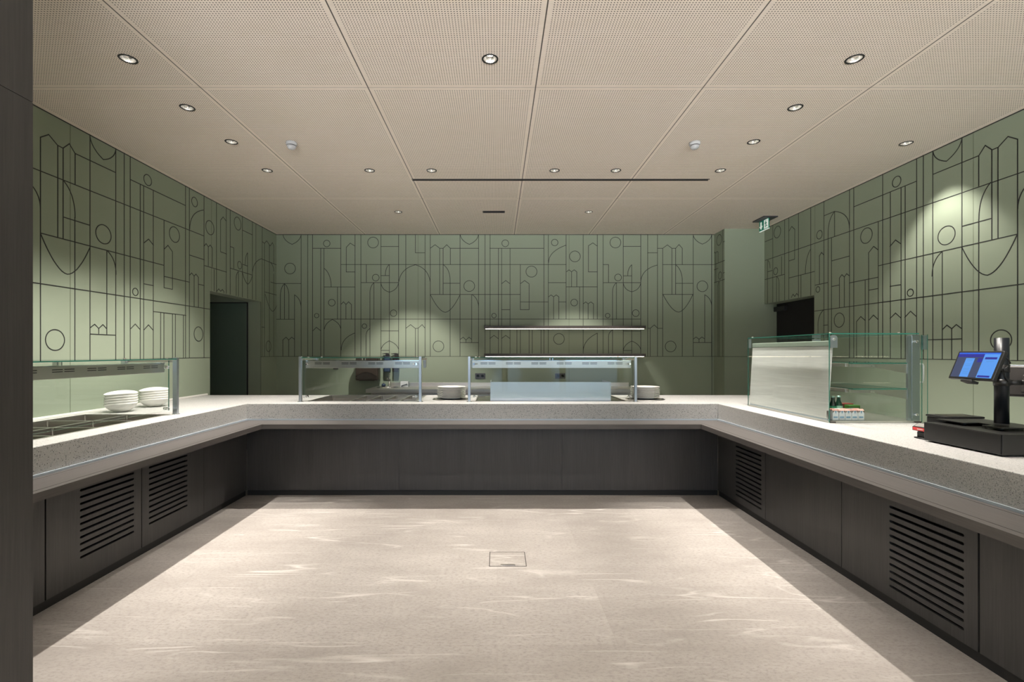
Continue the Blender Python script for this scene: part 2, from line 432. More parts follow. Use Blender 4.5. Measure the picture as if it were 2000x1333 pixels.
PAT_LEFT=[[3753,3125,3822,3177,3900,3125,3948,3123,4007,3184,4061,3125],
[4061,3126,4494,3126],
[3753,3125,3753,1390],
[3901,3125,3901,2384],
[3949,3123,3949,2384],
[4061,3125,4061,2869],
[4210,3350,4210,1390],
[4494,3350,4494,1390],
[4596,3350,4596,1390],
[4671,3350,4671,1390],
[4352,3191,4326,3203,4302,3215,4281,3229,4263,3244,4247,3259,4234,3276,4223,3294,4215,3312,4210,3332],
[4352,3191,4379,3203,4403,3216,4424,3230,4442,3246,4458,3262,4471,3279,4481,3297,4489,3317,4494,3337],
[2600,2863,5849,2863],
[3956,2857,3978,2838,3998,2816,4014,2792,4029,2764,4040,2734,4049,2702,4056,2667,4060,2629,4061,2588],
[4059,2588,4059,1390],
[3639,2759,3663,2744,3684,2727,3702,2710,3718,2690,3730,2670,3740,2648,3747,2624,3751,2600,3753,2574],
[3755,2381,5140,2381],
[3987,2099,3963,2104,3939,2116,3915,2134,3890,2159,3864,2189,3838,2226,3811,2269,3783,2319,3755,2374],
[3987,2099,4009,2104,4033,2116,4056,2134,4081,2157,4105,2188,4131,2224,4157,2266,4183,2314,4210,2369],
[3955,2561,4210,2561],
[4440,2518,4438,2537,4431,2555,4421,2571,4408,2584,4392,2594,4374,2601,4355,2603,4336,2601,4318,2594,4302,2584,4289,2571,4279,2555,4272,2537,4270,2518,4272,2499,4279,2481,4289,2465,4302,2452,4318,2442,4336,2436,4355,2433,4374,2436,4392,2442,4408,2452,4421,2465,4431,2481,4438,2499,4440,2518],
[4391,2375,4391,1616],
[4400,2377,4420,2363,4438,2347,4454,2329,4467,2309,4478,2287,4486,2264,4492,2238,4496,2211,4497,2181],
[2600,1988,5984,1988],
[3962,1553,3960,1572,3953,1590,3943,1606,3930,1619,3914,1629,3897,1635,3878,1637,3859,1635,3842,1629,3826,1619,3813,1606,3803,1590,3797,1572,3794,1553,3797,1535,3803,1517,3813,1501,3826,1488,3842,1478,3859,1472,3878,1470,3897,1472,3914,1478,3930,1488,3943,1501,3953,1517,3960,1535,3962,1553],
[4214,1671,4259,1702,4302,1667,4348,1704,4391,1668],
[4302,1667,4302,1616],
[4214,1614,4494,1614],
[4676,3126,5500,3126],
[4802,3121,4802,1390],
[4849,3121,4849,1390],
[4984,3121,4984,1390],
[5145,2860,5145,2142],
[5500,3350,5500,1390],
[5569,3350,5569,1390],
[5846,3350,5846,1390],
[4959,3203,4958,3215,4954,3227,4947,3237,4939,3245,4928,3252,4917,3256,4905,3257,4893,3256,4882,3252,4871,3245,4863,3237,4856,3227,4852,3215,4851,3203,4852,3191,4856,3180,4863,3170,4871,3161,4882,3155,4893,3151,4905,3149,4917,3151,4928,3155,4939,3161,4947,3170,4954,3180,4958,3191,4959,3203],
[5397,2749,5394,2768,5388,2786,5378,2802,5365,2815,5349,2825,5331,2831,5313,2833,5294,2831,5276,2825,5260,2815,5247,2802,5237,2786,5231,2768,5229,2749,5231,2731,5237,2713,5247,2697,5260,2684,5276,2674,5294,2668,5313,2665,5331,2668,5349,2674,5365,2684,5378,2697,5388,2713,5394,2731,5397,2749],
[5719,3218,5718,3230,5714,3241,5707,3252,5699,3260,5688,3267,5677,3271,5665,3272,5653,3271,5641,3267,5631,3260,5622,3252,5616,3241,5612,3230,5610,3218,5612,3206,5616,3194,5622,3184,5631,3175,5641,3169,5653,3165,5665,3163,5677,3165,5688,3169,5699,3175,5707,3184,5714,3194,5718,3206,5719,3218],
[6054,2995,6051,3014,6045,3032,6035,3048,6021,3062,6005,3072,5987,3078,5968,3080,5949,3078,5930,3072,5914,3062,5900,3048,5890,3032,5884,3014,5882,2995,5884,2975,5890,2957,5900,2941,5914,2927,5930,2917,5949,2911,5968,2909,5987,2911,6005,2917,6021,2927,6035,2941,6045,2957,6051,2975,6054,2995],
[5846,3177,5789,3155,5739,3131,5696,3103,5659,3073,5629,3039,5606,3003,5589,2963,5579,2921,5575,2876],
[4855,2556,4917,2607,4987,2561],
[5145,2552,5207,2608,5279,2554,5279,2143],
[5145,2143,5279,2143],
[5145,2264,5573,2264],
[4855,2143,4987,2143],
[4773,2047,4772,2055,4770,2063,4765,2069,4760,2075,4753,2079,4745,2082,4737,2083,4729,2082,4722,2079,4715,2075,4709,2069,4705,2063,4702,2055,4702,2047,4702,2039,4705,2031,4709,2025,4715,2019,4722,2015,4729,2012,4737,2011,4745,2012,4753,2015,4760,2019,4765,2025,4770,2031,4772,2039,4773,2047],
[5576,2577,5852,2577],
[5576,2347,5611,2377,5656,2347,5691,2377,5737,2346],
[5656,2347,5656,1990],
[5737,2346,5737,1989],
[5737,2264,5852,2264],
[5852,2745,5889,2780,5934,2750,5974,2782,6020,2752],
[5934,2750,5934,2517],
[6020,2752,6020,2519],
[5857,2507,6335,2507],
[4990,1876,5508,1876],
[5093,1876,5093,1390],
[5143,1876,5143,1390],
[5279,1876,5279,1390],
[5326,1876,5326,1390],
[5463,1877,5463,1390],
[4673,1680,4736,1732,4802,1680],
[4851,1679,4916,1734,4985,1681],
[5825,1672,5823,1691,5817,1709,5807,1726,5793,1739,5777,1749,5759,1756,5740,1758,5721,1756,5703,1749,5687,1739,5673,1726,5663,1709,5657,1691,5654,1672,5657,1653,5663,1635,5673,1619,5687,1606,5703,1595,5721,1589,5740,1587,5759,1589,5777,1595,5793,1606,5807,1619,5817,1635,5823,1653,5825,1672],
[6106,3350,6106,2225],
[6196,2744,6196,3150,6255,3208,6327,3173],
[6196,2745,6335,2745],
[6327,3350,6327,2225],
[6420,3350,6420,2225],
[6727,3350,6727,2225],
[7002,3350,7002,2225],
[7106,3350,7106,2225],
[6692,3216,6690,3235,6684,3253,6673,3269,6660,3283,6643,3293,6625,3300,6606,3302,6586,3300,6568,3293,6552,3283,6538,3269,6528,3253,6521,3235,6519,3216,6521,3196,6528,3178,6538,3162,6552,3148,6568,3138,6586,3131,6606,3129,6625,3131,6643,3138,6660,3148,6673,3162,6684,3178,6690,3196,6692,3216],
[6733,3157,7002,3157],
[7294,3350,7294,2864],
[6425,2862,6507,2862],
[6507,2860,6507,2585],
[6708,2656,6707,2667,6703,2678,6697,2688,6688,2696,6679,2703,6667,2706,6656,2708,6644,2706,6633,2703,6623,2696,6615,2688,6609,2678,6605,2667,6604,2656,6605,2644,6609,2633,6615,2623,6623,2615,6633,2608,6644,2605,6656,2603,6667,2605,6679,2608,6688,2615,6697,2623,6703,2633,6707,2644,6708,2656],
[6425,2575,7002,2575],
[6868,2870,6854,2857,6842,2843,6832,2826,6823,2808,6815,2788,6810,2767,6806,2743,6803,2718,6802,2691],
[6736,2682,6868,2682],
[6868,2870,6868,2225],
[6869,2423,6850,2432,6831,2443,6814,2455,6797,2469,6782,2484,6768,2502,6755,2521,6743,2542,6733,2565],
[6869,2423,6888,2432,6906,2443,6923,2456,6939,2471,6954,2487,6968,2506,6980,2526,6992,2548,7002,2571],
[7280,2867,7221,2845,7170,2821,7125,2794,7088,2765,7057,2732,7033,2696,7016,2657,7005,2616,7002,2571],
[7280,2862,7769,2862],
[7300,3127,7365,3117,7439,3172,7552,3118,7627,3188,7673,3145],
[7365,3117,7365,1390],
[7524,3132,7524,1390],
[7673,3145,7673,2865],
[7294,2864,7294,1390],
[7567,2861,7589,2852,7609,2843,7626,2832,7641,2820,7652,2806,7662,2792,7668,2776,7672,2759,7673,2741],
[6057,2494,6057,2225],
[6626,2561,6626,2225],
[6619,2559,6608,2552,6599,2543,6590,2532,6583,2521,6578,2509,6573,2496,6570,2481,6568,2466,6568,2449],
[6568,2449,6568,2225],
[6116,2214,6116,2231,6157,2264,6198,2238,6239,2267,6274,2244,6274,2224],
[7672,2702,7672,1390],
[7378,2377,7769,2377],
[7630,2104,7606,2109,7581,2119,7555,2135,7529,2157,7502,2184,7474,2216,7446,2254,7417,2297,7388,2346],
[7630,2104,7648,2107,7665,2113,7683,2123,7702,2135,7721,2151,7740,2170,7760,2193,7780,2219,7801,2248],
[7579,1550,7577,1568,7571,1585,7561,1601,7548,1614,7533,1624,7515,1630,7497,1632,7479,1630,7461,1624,7446,1614,7433,1601,7423,1585,7417,1568,7415,1550,7417,1531,7423,1514,7433,1498,7446,1485,7461,1475,7479,1469,7497,1467,7515,1469,7533,1475,7548,1485,7561,1498,7571,1514,7577,1531,7579,1550],
[7272,1838,7368,1838],
[7568,2557,7769,2557]]
PAT_BACK=[[-3149,3350,-3149,1390],
[-3043,3350,-3043,1390],
[-2965,3350,-2965,1390],
[-2511,3350,-2511,1390],
[-2283,3350,-2283,1390],
[-2188,3350,-2188,1390],
[-1867,3350,-1867,1390],
[-1583,3350,-1583,1390],
[-1467,3350,-1467,1390],
[-1158,3350,-1158,1390],
[-1075,3350,-1075,1390],
[-597,3350,-597,1390],
[-298,3350,-298,1390],
[-195,3350,-195,1390],
[-114,3350,-114,1390],
[-2834,3126,-2834,1390],
[-2782,3126,-2782,1390],
[21,3126,21,1390],
[73,3126,73,1390],
[-3294,3192,-3321,3204,-3345,3217,-3367,3232,-3386,3248,-3402,3264,-3415,3282,-3426,3301,-3434,3321,-3439,3343],
[-3294,3192,-3267,3204,-3243,3217,-3221,3232,-3202,3248,-3186,3264,-3173,3282,-3162,3301,-3154,3321,-3149,3343],
[-3240,2803,-3242,2823,-3248,2841,-3259,2857,-3273,2871,-3289,2882,-3308,2888,-3327,2890,-3346,2888,-3365,2882,-3381,2871,-3395,2857,-3405,2841,-3412,2823,-3414,2803,-3412,2784,-3405,2766,-3395,2749,-3381,2735,-3365,2725,-3346,2718,-3327,2716,-3308,2718,-3289,2725,-3273,2735,-3259,2749,-3248,2766,-3242,2784,-3240,2803],
[-3545,2562,-3149,2562],
[-3416,2558,-3430,2544,-3442,2528,-3452,2510,-3461,2490,-3469,2468,-3474,2444,-3478,2418,-3481,2390,-3482,2361],
[-3416,2558,-3401,2544,-3388,2528,-3377,2510,-3368,2490,-3360,2468,-3354,2444,-3350,2418,-3347,2390,-3346,2361],
[-3482,2361,-3482,1987],
[-3346,2361,-3346,1987],
[-3416,2558,-3416,1987],
[-3545,1987,-3255,1987],
[-3255,2380,-3255,1390],
[-3255,2380,-3233,2365,-3213,2347,-3196,2328,-3182,2306,-3170,2283,-3161,2257,-3154,2229,-3150,2199,-3149,2167],
[-3443,1394,-3443,1655,-3391,1699,-3348,1655,-3300,1699,-3255,1665],
[-3348,1655,-3348,1390],
[-2965,3128,-2511,3128],
[-2685,3205,-2686,3217,-2690,3228,-2696,3238,-2705,3246,-2715,3252,-2726,3256,-2737,3258,-2749,3256,-2760,3252,-2770,3246,-2778,3238,-2784,3228,-2788,3217,-2789,3205,-2788,3194,-2784,3183,-2778,3173,-2770,3165,-2760,3158,-2749,3154,-2737,3153,-2726,3154,-2715,3158,-2705,3165,-2696,3173,-2690,3183,-2686,3194,-2685,3205],
[-2962,1800,-2904,1858,-2830,1800],
[-2865,2045,-2866,2053,-2868,2061,-2872,2067,-2878,2073,-2885,2077,-2892,2079,-2900,2080,-2907,2079,-2915,2077,-2921,2073,-2927,2067,-2931,2061,-2934,2053,-2934,2045,-2934,2038,-2931,2030,-2927,2024,-2921,2018,-2915,2014,-2907,2012,-2900,2011,-2892,2012,-2885,2014,-2878,2018,-2872,2024,-2868,2030,-2866,2038,-2865,2045],
[-2782,2809,-2757,2787,-2736,2763,-2717,2735,-2702,2704,-2689,2670,-2679,2634,-2671,2594,-2667,2551,-2666,2506],
[-2782,2506,-2283,2506],
[-2565,2506,-2565,1987],
[-2602,2254,-2603,2266,-2607,2278,-2614,2288,-2622,2297,-2633,2303,-2644,2307,-2656,2308,-2668,2307,-2680,2303,-2690,2297,-2698,2288,-2705,2278,-2709,2266,-2710,2254,-2709,2242,-2705,2231,-2698,2221,-2690,2212,-2680,2205,-2668,2201,-2656,2200,-2644,2201,-2633,2205,-2622,2212,-2614,2221,-2607,2231,-2603,2242,-2602,2254],
[-2511,2225,-2467,2268,-2428,2225,-2387,2268,-2341,2225,-2341,1987],
[-2428,2225,-2428,1987],
[-2782,1989,2307,1989],
[-2646,1984,-2671,1971,-2692,1957,-2711,1942,-2728,1926,-2743,1909,-2755,1891,-2764,1871,-2771,1851,-2776,1829],
[-2646,1984,-2621,1971,-2599,1957,-2578,1942,-2561,1926,-2546,1909,-2533,1891,-2523,1871,-2516,1851,-2511,1829],
[-2283,1767,-2330,1747,-2371,1725,-2407,1700,-2437,1672,-2461,1641,-2481,1607,-2494,1571,-2503,1532,-2505,1491],
[-2283,3163,-2360,3211,-2424,3143,-2424,2747,-2283,2747],
[-2511,2867,1108,2867],
[-1906,3221,-1908,3240,-1915,3259,-1925,3275,-1939,3289,-1955,3299,-1974,3306,-1993,3308,-2012,3306,-2031,3299,-2047,3289,-2061,3275,-2071,3259,-2078,3240,-2080,3221,-2078,3201,-2071,3183,-2061,3167,-2047,3153,-2031,3142,-2012,3136,-1993,3134,-1974,3136,-1955,3142,-1939,3153,-1925,3167,-1915,3183,-1908,3201,-1906,3221],
[-1867,3157,-1583,3157],
[-2101,2867,-2101,2577],
[-1896,2656,-1898,2668,-1902,2680,-1908,2690,-1917,2699,-1927,2705,-1938,2709,-1951,2710,-1963,2709,-1974,2705,-1984,2699,-1993,2690,-1999,2680,-2003,2668,-2005,2656,-2003,2644,-1999,2633,-1993,2623,-1984,2614,-1974,2608,-1963,2604,-1951,2602,-1938,2604,-1927,2608,-1917,2614,-1908,2623,-1902,2633,-1898,2644,-1896,2656],
[-2188,2577,-1583,2577],
[-1734,2867,-1747,2854,-1758,2840,-1768,2824,-1777,2806,-1784,2786,-1789,2764,-1793,2741,-1795,2716,-1796,2689],
[-1867,2689,-1732,2689],
[-1732,2867,-1732,1390],
[-1732,2424,-1757,2432,-1780,2442,-1800,2454,-1818,2468,-1833,2485,-1845,2504,-1855,2525,-1863,2548,-1867,2573],
[-1732,2424,-1704,2432,-1679,2442,-1657,2455,-1638,2470,-1621,2487,-1608,2506,-1597,2527,-1589,2551,-1583,2577],
[-1313,2863,-1363,2848,-1408,2829,-1449,2806,-1484,2778,-1514,2747,-1539,2711,-1559,2670,-1573,2626,-1583,2577],
[-1313,2863,-1268,2849,-1229,2830,-1193,2807,-1162,2780,-1136,2749,-1114,2714,-1096,2674,-1083,2631,-1075,2583],
[-1313,3346,-1313,3056,-1158,3056],
[-1980,2573,-1993,2561,-2005,2547,-2015,2531,-2024,2513,-2031,2494,-2036,2473,-2040,2450,-2043,2425,-2043,2399],
[-2043,2399,-2043,1390],
[-2043,1839,-2056,1830,-2068,1821,-2078,1810,-2086,1799,-2093,1786,-2098,1772,-2102,1756,-2104,1740,-2105,1723],
[-2105,1723,-2105,1390],
[-1980,2573,-1980,1987],
[-1612,2086,-1614,2098,-1617,2109,-1624,2119,-1632,2127,-1642,2133,-1653,2137,-1664,2138,-1676,2137,-1687,2133,-1697,2127,-1705,2119,-1711,2109,-1715,2098,-1717,2086,-1715,2074,-1711,2063,-1705,2054,-1697,2045,-1687,2039,-1676,2035,-1664,2034,-1653,2035,-1642,2039,-1632,2045,-1624,2054,-1617,2063,-1614,2074,-1612,2086],
[-2095,1877,-2096,1885,-2099,1893,-2104,1900,-2109,1906,-2116,1910,-2124,1913,-2132,1914,-2140,1913,-2148,1910,-2155,1906,-2161,1900,-2165,1893,-2168,1885,-2169,1877,-2168,1869,-2165,1861,-2161,1854,-2155,1849,-2148,1844,-2140,1841,-2132,1841,-2124,1841,-2116,1844,-2109,1849,-2104,1854,-2099,1861,-2096,1869,-2095,1877],
[-1867,1800,-1583,1800],
[-1732,1640,-1757,1627,-1780,1614,-1800,1600,-1818,1584,-1833,1568,-1845,1550,-1855,1531,-1863,1512,-1867,1491],
[-1732,1640,-1704,1628,-1679,1616,-1657,1602,-1638,1588,-1621,1573,-1608,1556,-1597,1538,-1589,1520,-1583,1500],
[-1867,1487,-1732,1487],
[-1467,1843,-1390,1901,-1313,1839,-1270,1843,-1206,1901,-1158,1843],
[-1313,1839,-1313,1390],
[-1270,1839,-1270,1390],
[-1075,3128,-997,3186,-922,3128,-868,3128,-810,3186,-752,3128,-298,3128],
[-922,3128,-922,2386],
[-868,3128,-868,2386],
[-752,3128,-752,2867],
[-868,2867,-844,2849,-824,2828,-806,2805,-790,2779,-778,2750,-768,2720,-761,2686,-757,2650,-756,2612],
[-756,2612,-756,1390],
[-868,2565,-597,2565],
[-447,3192,-474,3204,-498,3217,-519,3232,-538,3248,-554,3264,-568,3282,-578,3301,-586,3321,-592,3343],
[-447,3192,-420,3204,-395,3217,-374,3232,-355,3248,-339,3264,-325,3282,-315,3301,-307,3321,-302,3343],
[-361,2521,-364,2540,-370,2559,-380,2575,-394,2589,-411,2599,-429,2606,-448,2608,-468,2606,-486,2599,-503,2589,-516,2575,-527,2559,-533,2540,-535,2521,-533,2502,-527,2483,-516,2467,-503,2453,-486,2443,-468,2436,-448,2434,-429,2436,-411,2443,-394,2453,-380,2467,-370,2483,-364,2502,-361,2521],
[-1075,2386,372,2386],
[-833,2100,-857,2105,-882,2117,-907,2136,-933,2161,-959,2192,-986,2229,-1014,2273,-1042,2323,-1071,2380],
[-833,2100,-809,2105,-785,2117,-760,2136,-734,2161,-708,2192,-681,2229,-654,2273,-626,2323,-597,2380],
[-410,2386,-410,1612],
[-404,2386,-382,2370,-362,2352,-345,2332,-331,2310,-319,2286,-310,2259,-303,2231,-299,2200,-298,2167],
[-593,1665,-545,1699,-501,1655,-452,1699,-410,1665],
[-501,1655,-501,1612],
[-593,1612,-302,1612],
[-856,1553,-859,1572,-865,1590,-875,1607,-889,1621,-906,1631,-924,1637,-943,1640,-963,1637,-981,1631,-998,1621,-1011,1607,-1022,1590,-1028,1572,-1030,1553,-1028,1533,-1022,1515,-1011,1498,-998,1485,-981,1474,-963,1468,-943,1466,-924,1468,-906,1474,-889,1485,-875,1498,-865,1515,-859,1533,-856,1553],
[751,3350,751,1390],
[822,3350,822,1390],
[1382,3350,1382,1390],
[1702,3350,1702,1390],
[2025,3350,2025,1390],
[2307,3350,2307,1390],
[2418,3350,2418,1390],
[2575,3350,2575,1390],
[3149,3350,3149,1390],
[3445,3350,3445,1390],
[1108,3350,1108,1990],
[1609,3350,1609,1990],
[1609,1764,1609,1390],
[2162,2866,2162,1390],
[2659,3128,2659,1390],
[207,3128,207,1390],
[-118,3128,751,3128],
[185,3209,183,3221,179,3233,173,3243,164,3251,154,3258,142,3262,130,3263,118,3262,107,3258,96,3251,88,3243,81,3233,77,3221,76,3209,77,3197,81,3185,88,3175,96,3166,107,3160,118,3156,130,3154,142,3156,154,3160,164,3166,173,3175,179,3185,183,3197,185,3209],
[-15,2046,-16,2054,-18,2062,-23,2069,-28,2074,-35,2079,-43,2081,-51,2082,-59,2081,-67,2079,-74,2074,-79,2069,-84,2062,-86,2054,-87,2046,-86,2038,-84,2030,-79,2024,-74,2018,-67,2013,-59,2011,-51,2010,-43,2011,-35,2013,-28,2018,-23,2024,-18,2030,-16,2038,-15,2046],
[640,2753,638,2773,631,2792,621,2809,607,2823,590,2833,571,2840,551,2842,532,2840,513,2833,496,2823,482,2809,472,2792,465,2773,463,2753,465,2734,472,2715,482,2698,496,2684,513,2674,532,2667,551,2665,571,2667,590,2674,607,2684,621,2698,631,2715,638,2734,640,2753],
[372,2866,372,2141,513,2141,513,2558,441,2610,372,2558],
[70,2558,138,2610,207,2558],
[70,2141,207,2141],
[372,2266,822,2266],
[987,2266,1108,2266],
[977,3221,975,3233,971,3244,965,3254,957,3262,947,3268,936,3272,924,3273,913,3272,902,3268,892,3262,883,3254,877,3244,873,3233,872,3221,873,3209,877,3198,883,3188,892,3180,902,3174,913,3170,924,3169,936,3170,947,3174,957,3180,965,3188,971,3198,975,3209,977,3221],
[1108,3179,1048,3156,996,3131,951,3103,913,3074,881,3043,857,3009,839,2974,829,2936,826,2897],
[1335,2997,1333,3017,1327,3035,1316,3051,1303,3065,1286,3075,1268,3082,1249,3084,1229,3082,1211,3075,1195,3065,1181,3051,1171,3035,1164,3017,1162,2997,1164,2978,1171,2960,1181,2943,1195,2930,1211,2919,1229,2913,1249,2911,1268,2913,1286,2919,1303,2930,1316,2943,1327,2960,1333,2978,1335,2997],
[1114,2751,1154,2782,1194,2751,1237,2782,1279,2751,1279,2508],
[1194,2751,1194,2508],
[1382,2236,1422,2266,1462,2236,1505,2266,1547,2236,1547,1990],
[1462,2236,1462,1990],
[826,2348,866,2379,906,2348,948,2379,991,2348,991,1990],
[906,2348,906,1990],
[1108,2508,1609,2508],
[1325,2508,1325,1990],
[1291,2256,1290,2268,1286,2279,1279,2290,1271,2298,1260,2305,1249,2309,1237,2310,1225,2309,1213,2305,1203,2298,1194,2290,1188,2279,1184,2268,1182,2256,1184,2244,1188,2232,1194,2222,1203,2213,1213,2207,1225,2203,1237,2201,1249,2203,1260,2207,1271,2213,1279,2222,1286,2232,1290,2244,1291,2256],
[826,2576,1108,2576],
[1609,3163,1537,3215,1466,3169,1466,2749,1609,2749],
[1986,3221,1984,3240,1978,3259,1967,3275,1954,3289,1937,3299,1919,3305,1900,3308,1880,3305,1862,3299,1846,3289,1832,3275,1822,3259,1815,3240,1813,3221,1815,3202,1822,3183,1832,3167,1846,3153,1862,3143,1880,3137,1900,3134,1919,3137,1937,3143,1954,3153,1967,3167,1978,3183,1984,3202,1986,3221],
[2025,3159,2307,3159],
[1702,2866,1789,2866,1789,2576],
[1996,2659,1995,2671,1991,2682,1985,2693,1976,2701,1966,2708,1954,2712,1942,2713,1930,2712,1918,2708,1908,2701,1899,2693,1893,2682,1889,2671,1888,2659,1889,2647,1893,2635,1899,2625,1908,2616,1918,2610,1930,2606,1942,2604,1954,2606,1966,2610,1976,2616,1985,2625,1991,2635,1995,2647,1996,2659],
[1702,2576,2307,2576],
[2162,2862,2148,2850,2136,2835,2126,2819,2117,2801,2110,2781,2104,2760,2100,2737,2098,2712,2097,2685],
[2025,2685,2162,2685],
[2162,2429,2136,2437,2113,2446,2093,2458,2075,2472,2060,2488,2047,2506,2037,2527,2030,2549,2025,2574],
[2162,2429,2189,2437,2213,2446,2235,2458,2253,2473,2269,2489,2283,2507,2294,2528,2302,2551,2307,2576],
[2575,2860,2519,2843,2469,2822,2426,2797,2389,2769,2360,2737,2337,2702,2320,2664,2310,2622,2307,2576],
[1916,2576,1903,2564,1891,2551,1881,2536,1873,2520,1866,2502,1860,2482,1856,2460,1854,2437,1853,2413],
[1853,2413,1853,1390],
[1916,2576,1916,1990],
[1811,2046,1810,2054,1807,2062,1803,2069,1797,2074,1790,2079,1783,2081,1775,2082,1767,2081,1759,2079,1752,2074,1746,2069,1742,2062,1739,2054,1738,2046,1739,2038,1742,2030,1746,2024,1752,2018,1759,2013,1767,2011,1775,2010,1783,2011,1790,2013,1797,2018,1803,2024,1807,2030,1810,2038,1811,2046],
[2281,2086,2279,2099,2275,2110,2269,2120,2260,2129,2250,2135,2238,2139,2226,2141,2214,2139,2203,2135,2192,2129,2184,2120,2177,2110,2173,2099,2172,2086,2173,2074,2177,2063,2184,2052,2192,2044,2203,2037,2214,2033,2226,2032,2238,2033,2250,2037,2260,2044,2269,2052,2275,2063,2279,2074,2281,2086],
[2418,3056,2575,3056],
[2575,3128,2659,3128,2734,3183,2807,3128,2867,3128,2921,3189,2974,3128,2974,2866],
[2807,3128,2807,2387],
[2867,3128,2867,2387],
[2659,2866,3478,2866],
[2871,2860,2893,2841,2912,2820,2928,2795,2942,2768,2953,2739,2962,2707,2969,2672,2973,2634,2974,2594],
[2974,2594,2974,1390],
[2867,2564,3149,2564],
[3296,3195,3269,3207,3244,3220,3222,3235,3203,3250,3187,3267,3173,3284,3162,3303,3154,3323,3149,3344],
[3296,3195,3324,3207,3349,3220,3371,3235,3390,3250,3407,3267,3421,3284,3432,3303,3440,3323,3445,3344],
[3383,2518,3381,2537,3374,2555,3364,2572,3350,2585,3334,2596,3315,2602,3296,2604,3277,2602,3259,2596,3242,2585,3228,2572,3218,2555,3212,2537,3210,2518,3212,2498,3218,2480,3228,2464,3242,2450,3259,2440,3277,2433,3296,2431,3315,2433,3334,2440,3350,2450,3364,2464,3374,2480,3381,2498,3383,2518],
[2659,2387,3149,2387],
[2913,2103,2888,2108,2863,2120,2836,2139,2809,2163,2782,2195,2754,2232,2725,2276,2695,2326,2665,2383],
[2913,2103,2937,2108,2960,2120,2985,2139,3010,2163,3035,2195,3061,2232,3088,2276,3115,2326,3143,2383],
[3334,2381,3334,1613],
[3334,2381,3358,2367,3378,2352,3396,2334,3411,2315,3423,2294,3433,2271,3440,2246,3444,2220,3445,2191],
[3153,1671,3195,1702,3242,1667,3290,1702,3334,1671],
[3242,1667,3242,1613],
[3153,1613,3445,1613],
[2873,1550,2871,1570,2864,1588,2854,1604,2840,1618,2824,1628,2806,1635,2786,1637,2767,1635,2749,1628,2732,1618,2719,1604,2708,1588,2702,1570,2700,1550,2702,1531,2708,1513,2719,1496,2732,1483,2749,1472,2767,1466,2786,1464,2806,1466,2824,1472,2840,1483,2854,1496,2864,1513,2871,1531,2873,1550],
[2418,1841,2458,1841,2524,1897,2581,1841,2655,1841],
[2458,1841,2458,1390],
[-118,1677,-51,1728,17,1677],
[70,1677,138,1728,207,1677],
[318,1818,318,1390],
[372,1818,372,1390],
[513,1818,513,1390],
[564,1818,564,1390],
[705,1818,705,1390],
[1079,1671,1077,1691,1071,1709,1061,1725,1047,1739,1030,1749,1012,1756,993,1758,974,1756,955,1749,939,1739,925,1725,915,1709,908,1691,906,1671,908,1652,915,1634,925,1617,939,1604,955,1593,974,1587,993,1585,1012,1587,1030,1593,1047,1604,1061,1617,1071,1634,1077,1652,1079,1671],
[1609,1764,1562,1740,1520,1713,1483,1684,1452,1654,1427,1620,1407,1585,1393,1547,1385,1508,1382,1466],
[1853,1812,1840,1805,1828,1796,1817,1787,1809,1776,1802,1764,1796,1752,1792,1738,1790,1723,1789,1708],
[1789,1708,1789,1390],
[2162,1637,2136,1625,2113,1611,2093,1597,2075,1581,2060,1564,2047,1546,2037,1527,2030,1507,2025,1486],
[2162,1637,2189,1626,2213,1613,2235,1599,2253,1585,2269,1569,2283,1552,2294,1535,2302,1516,2307,1496],
[2025,1486,2162,1486],
[2025,1798,2307,1798]]
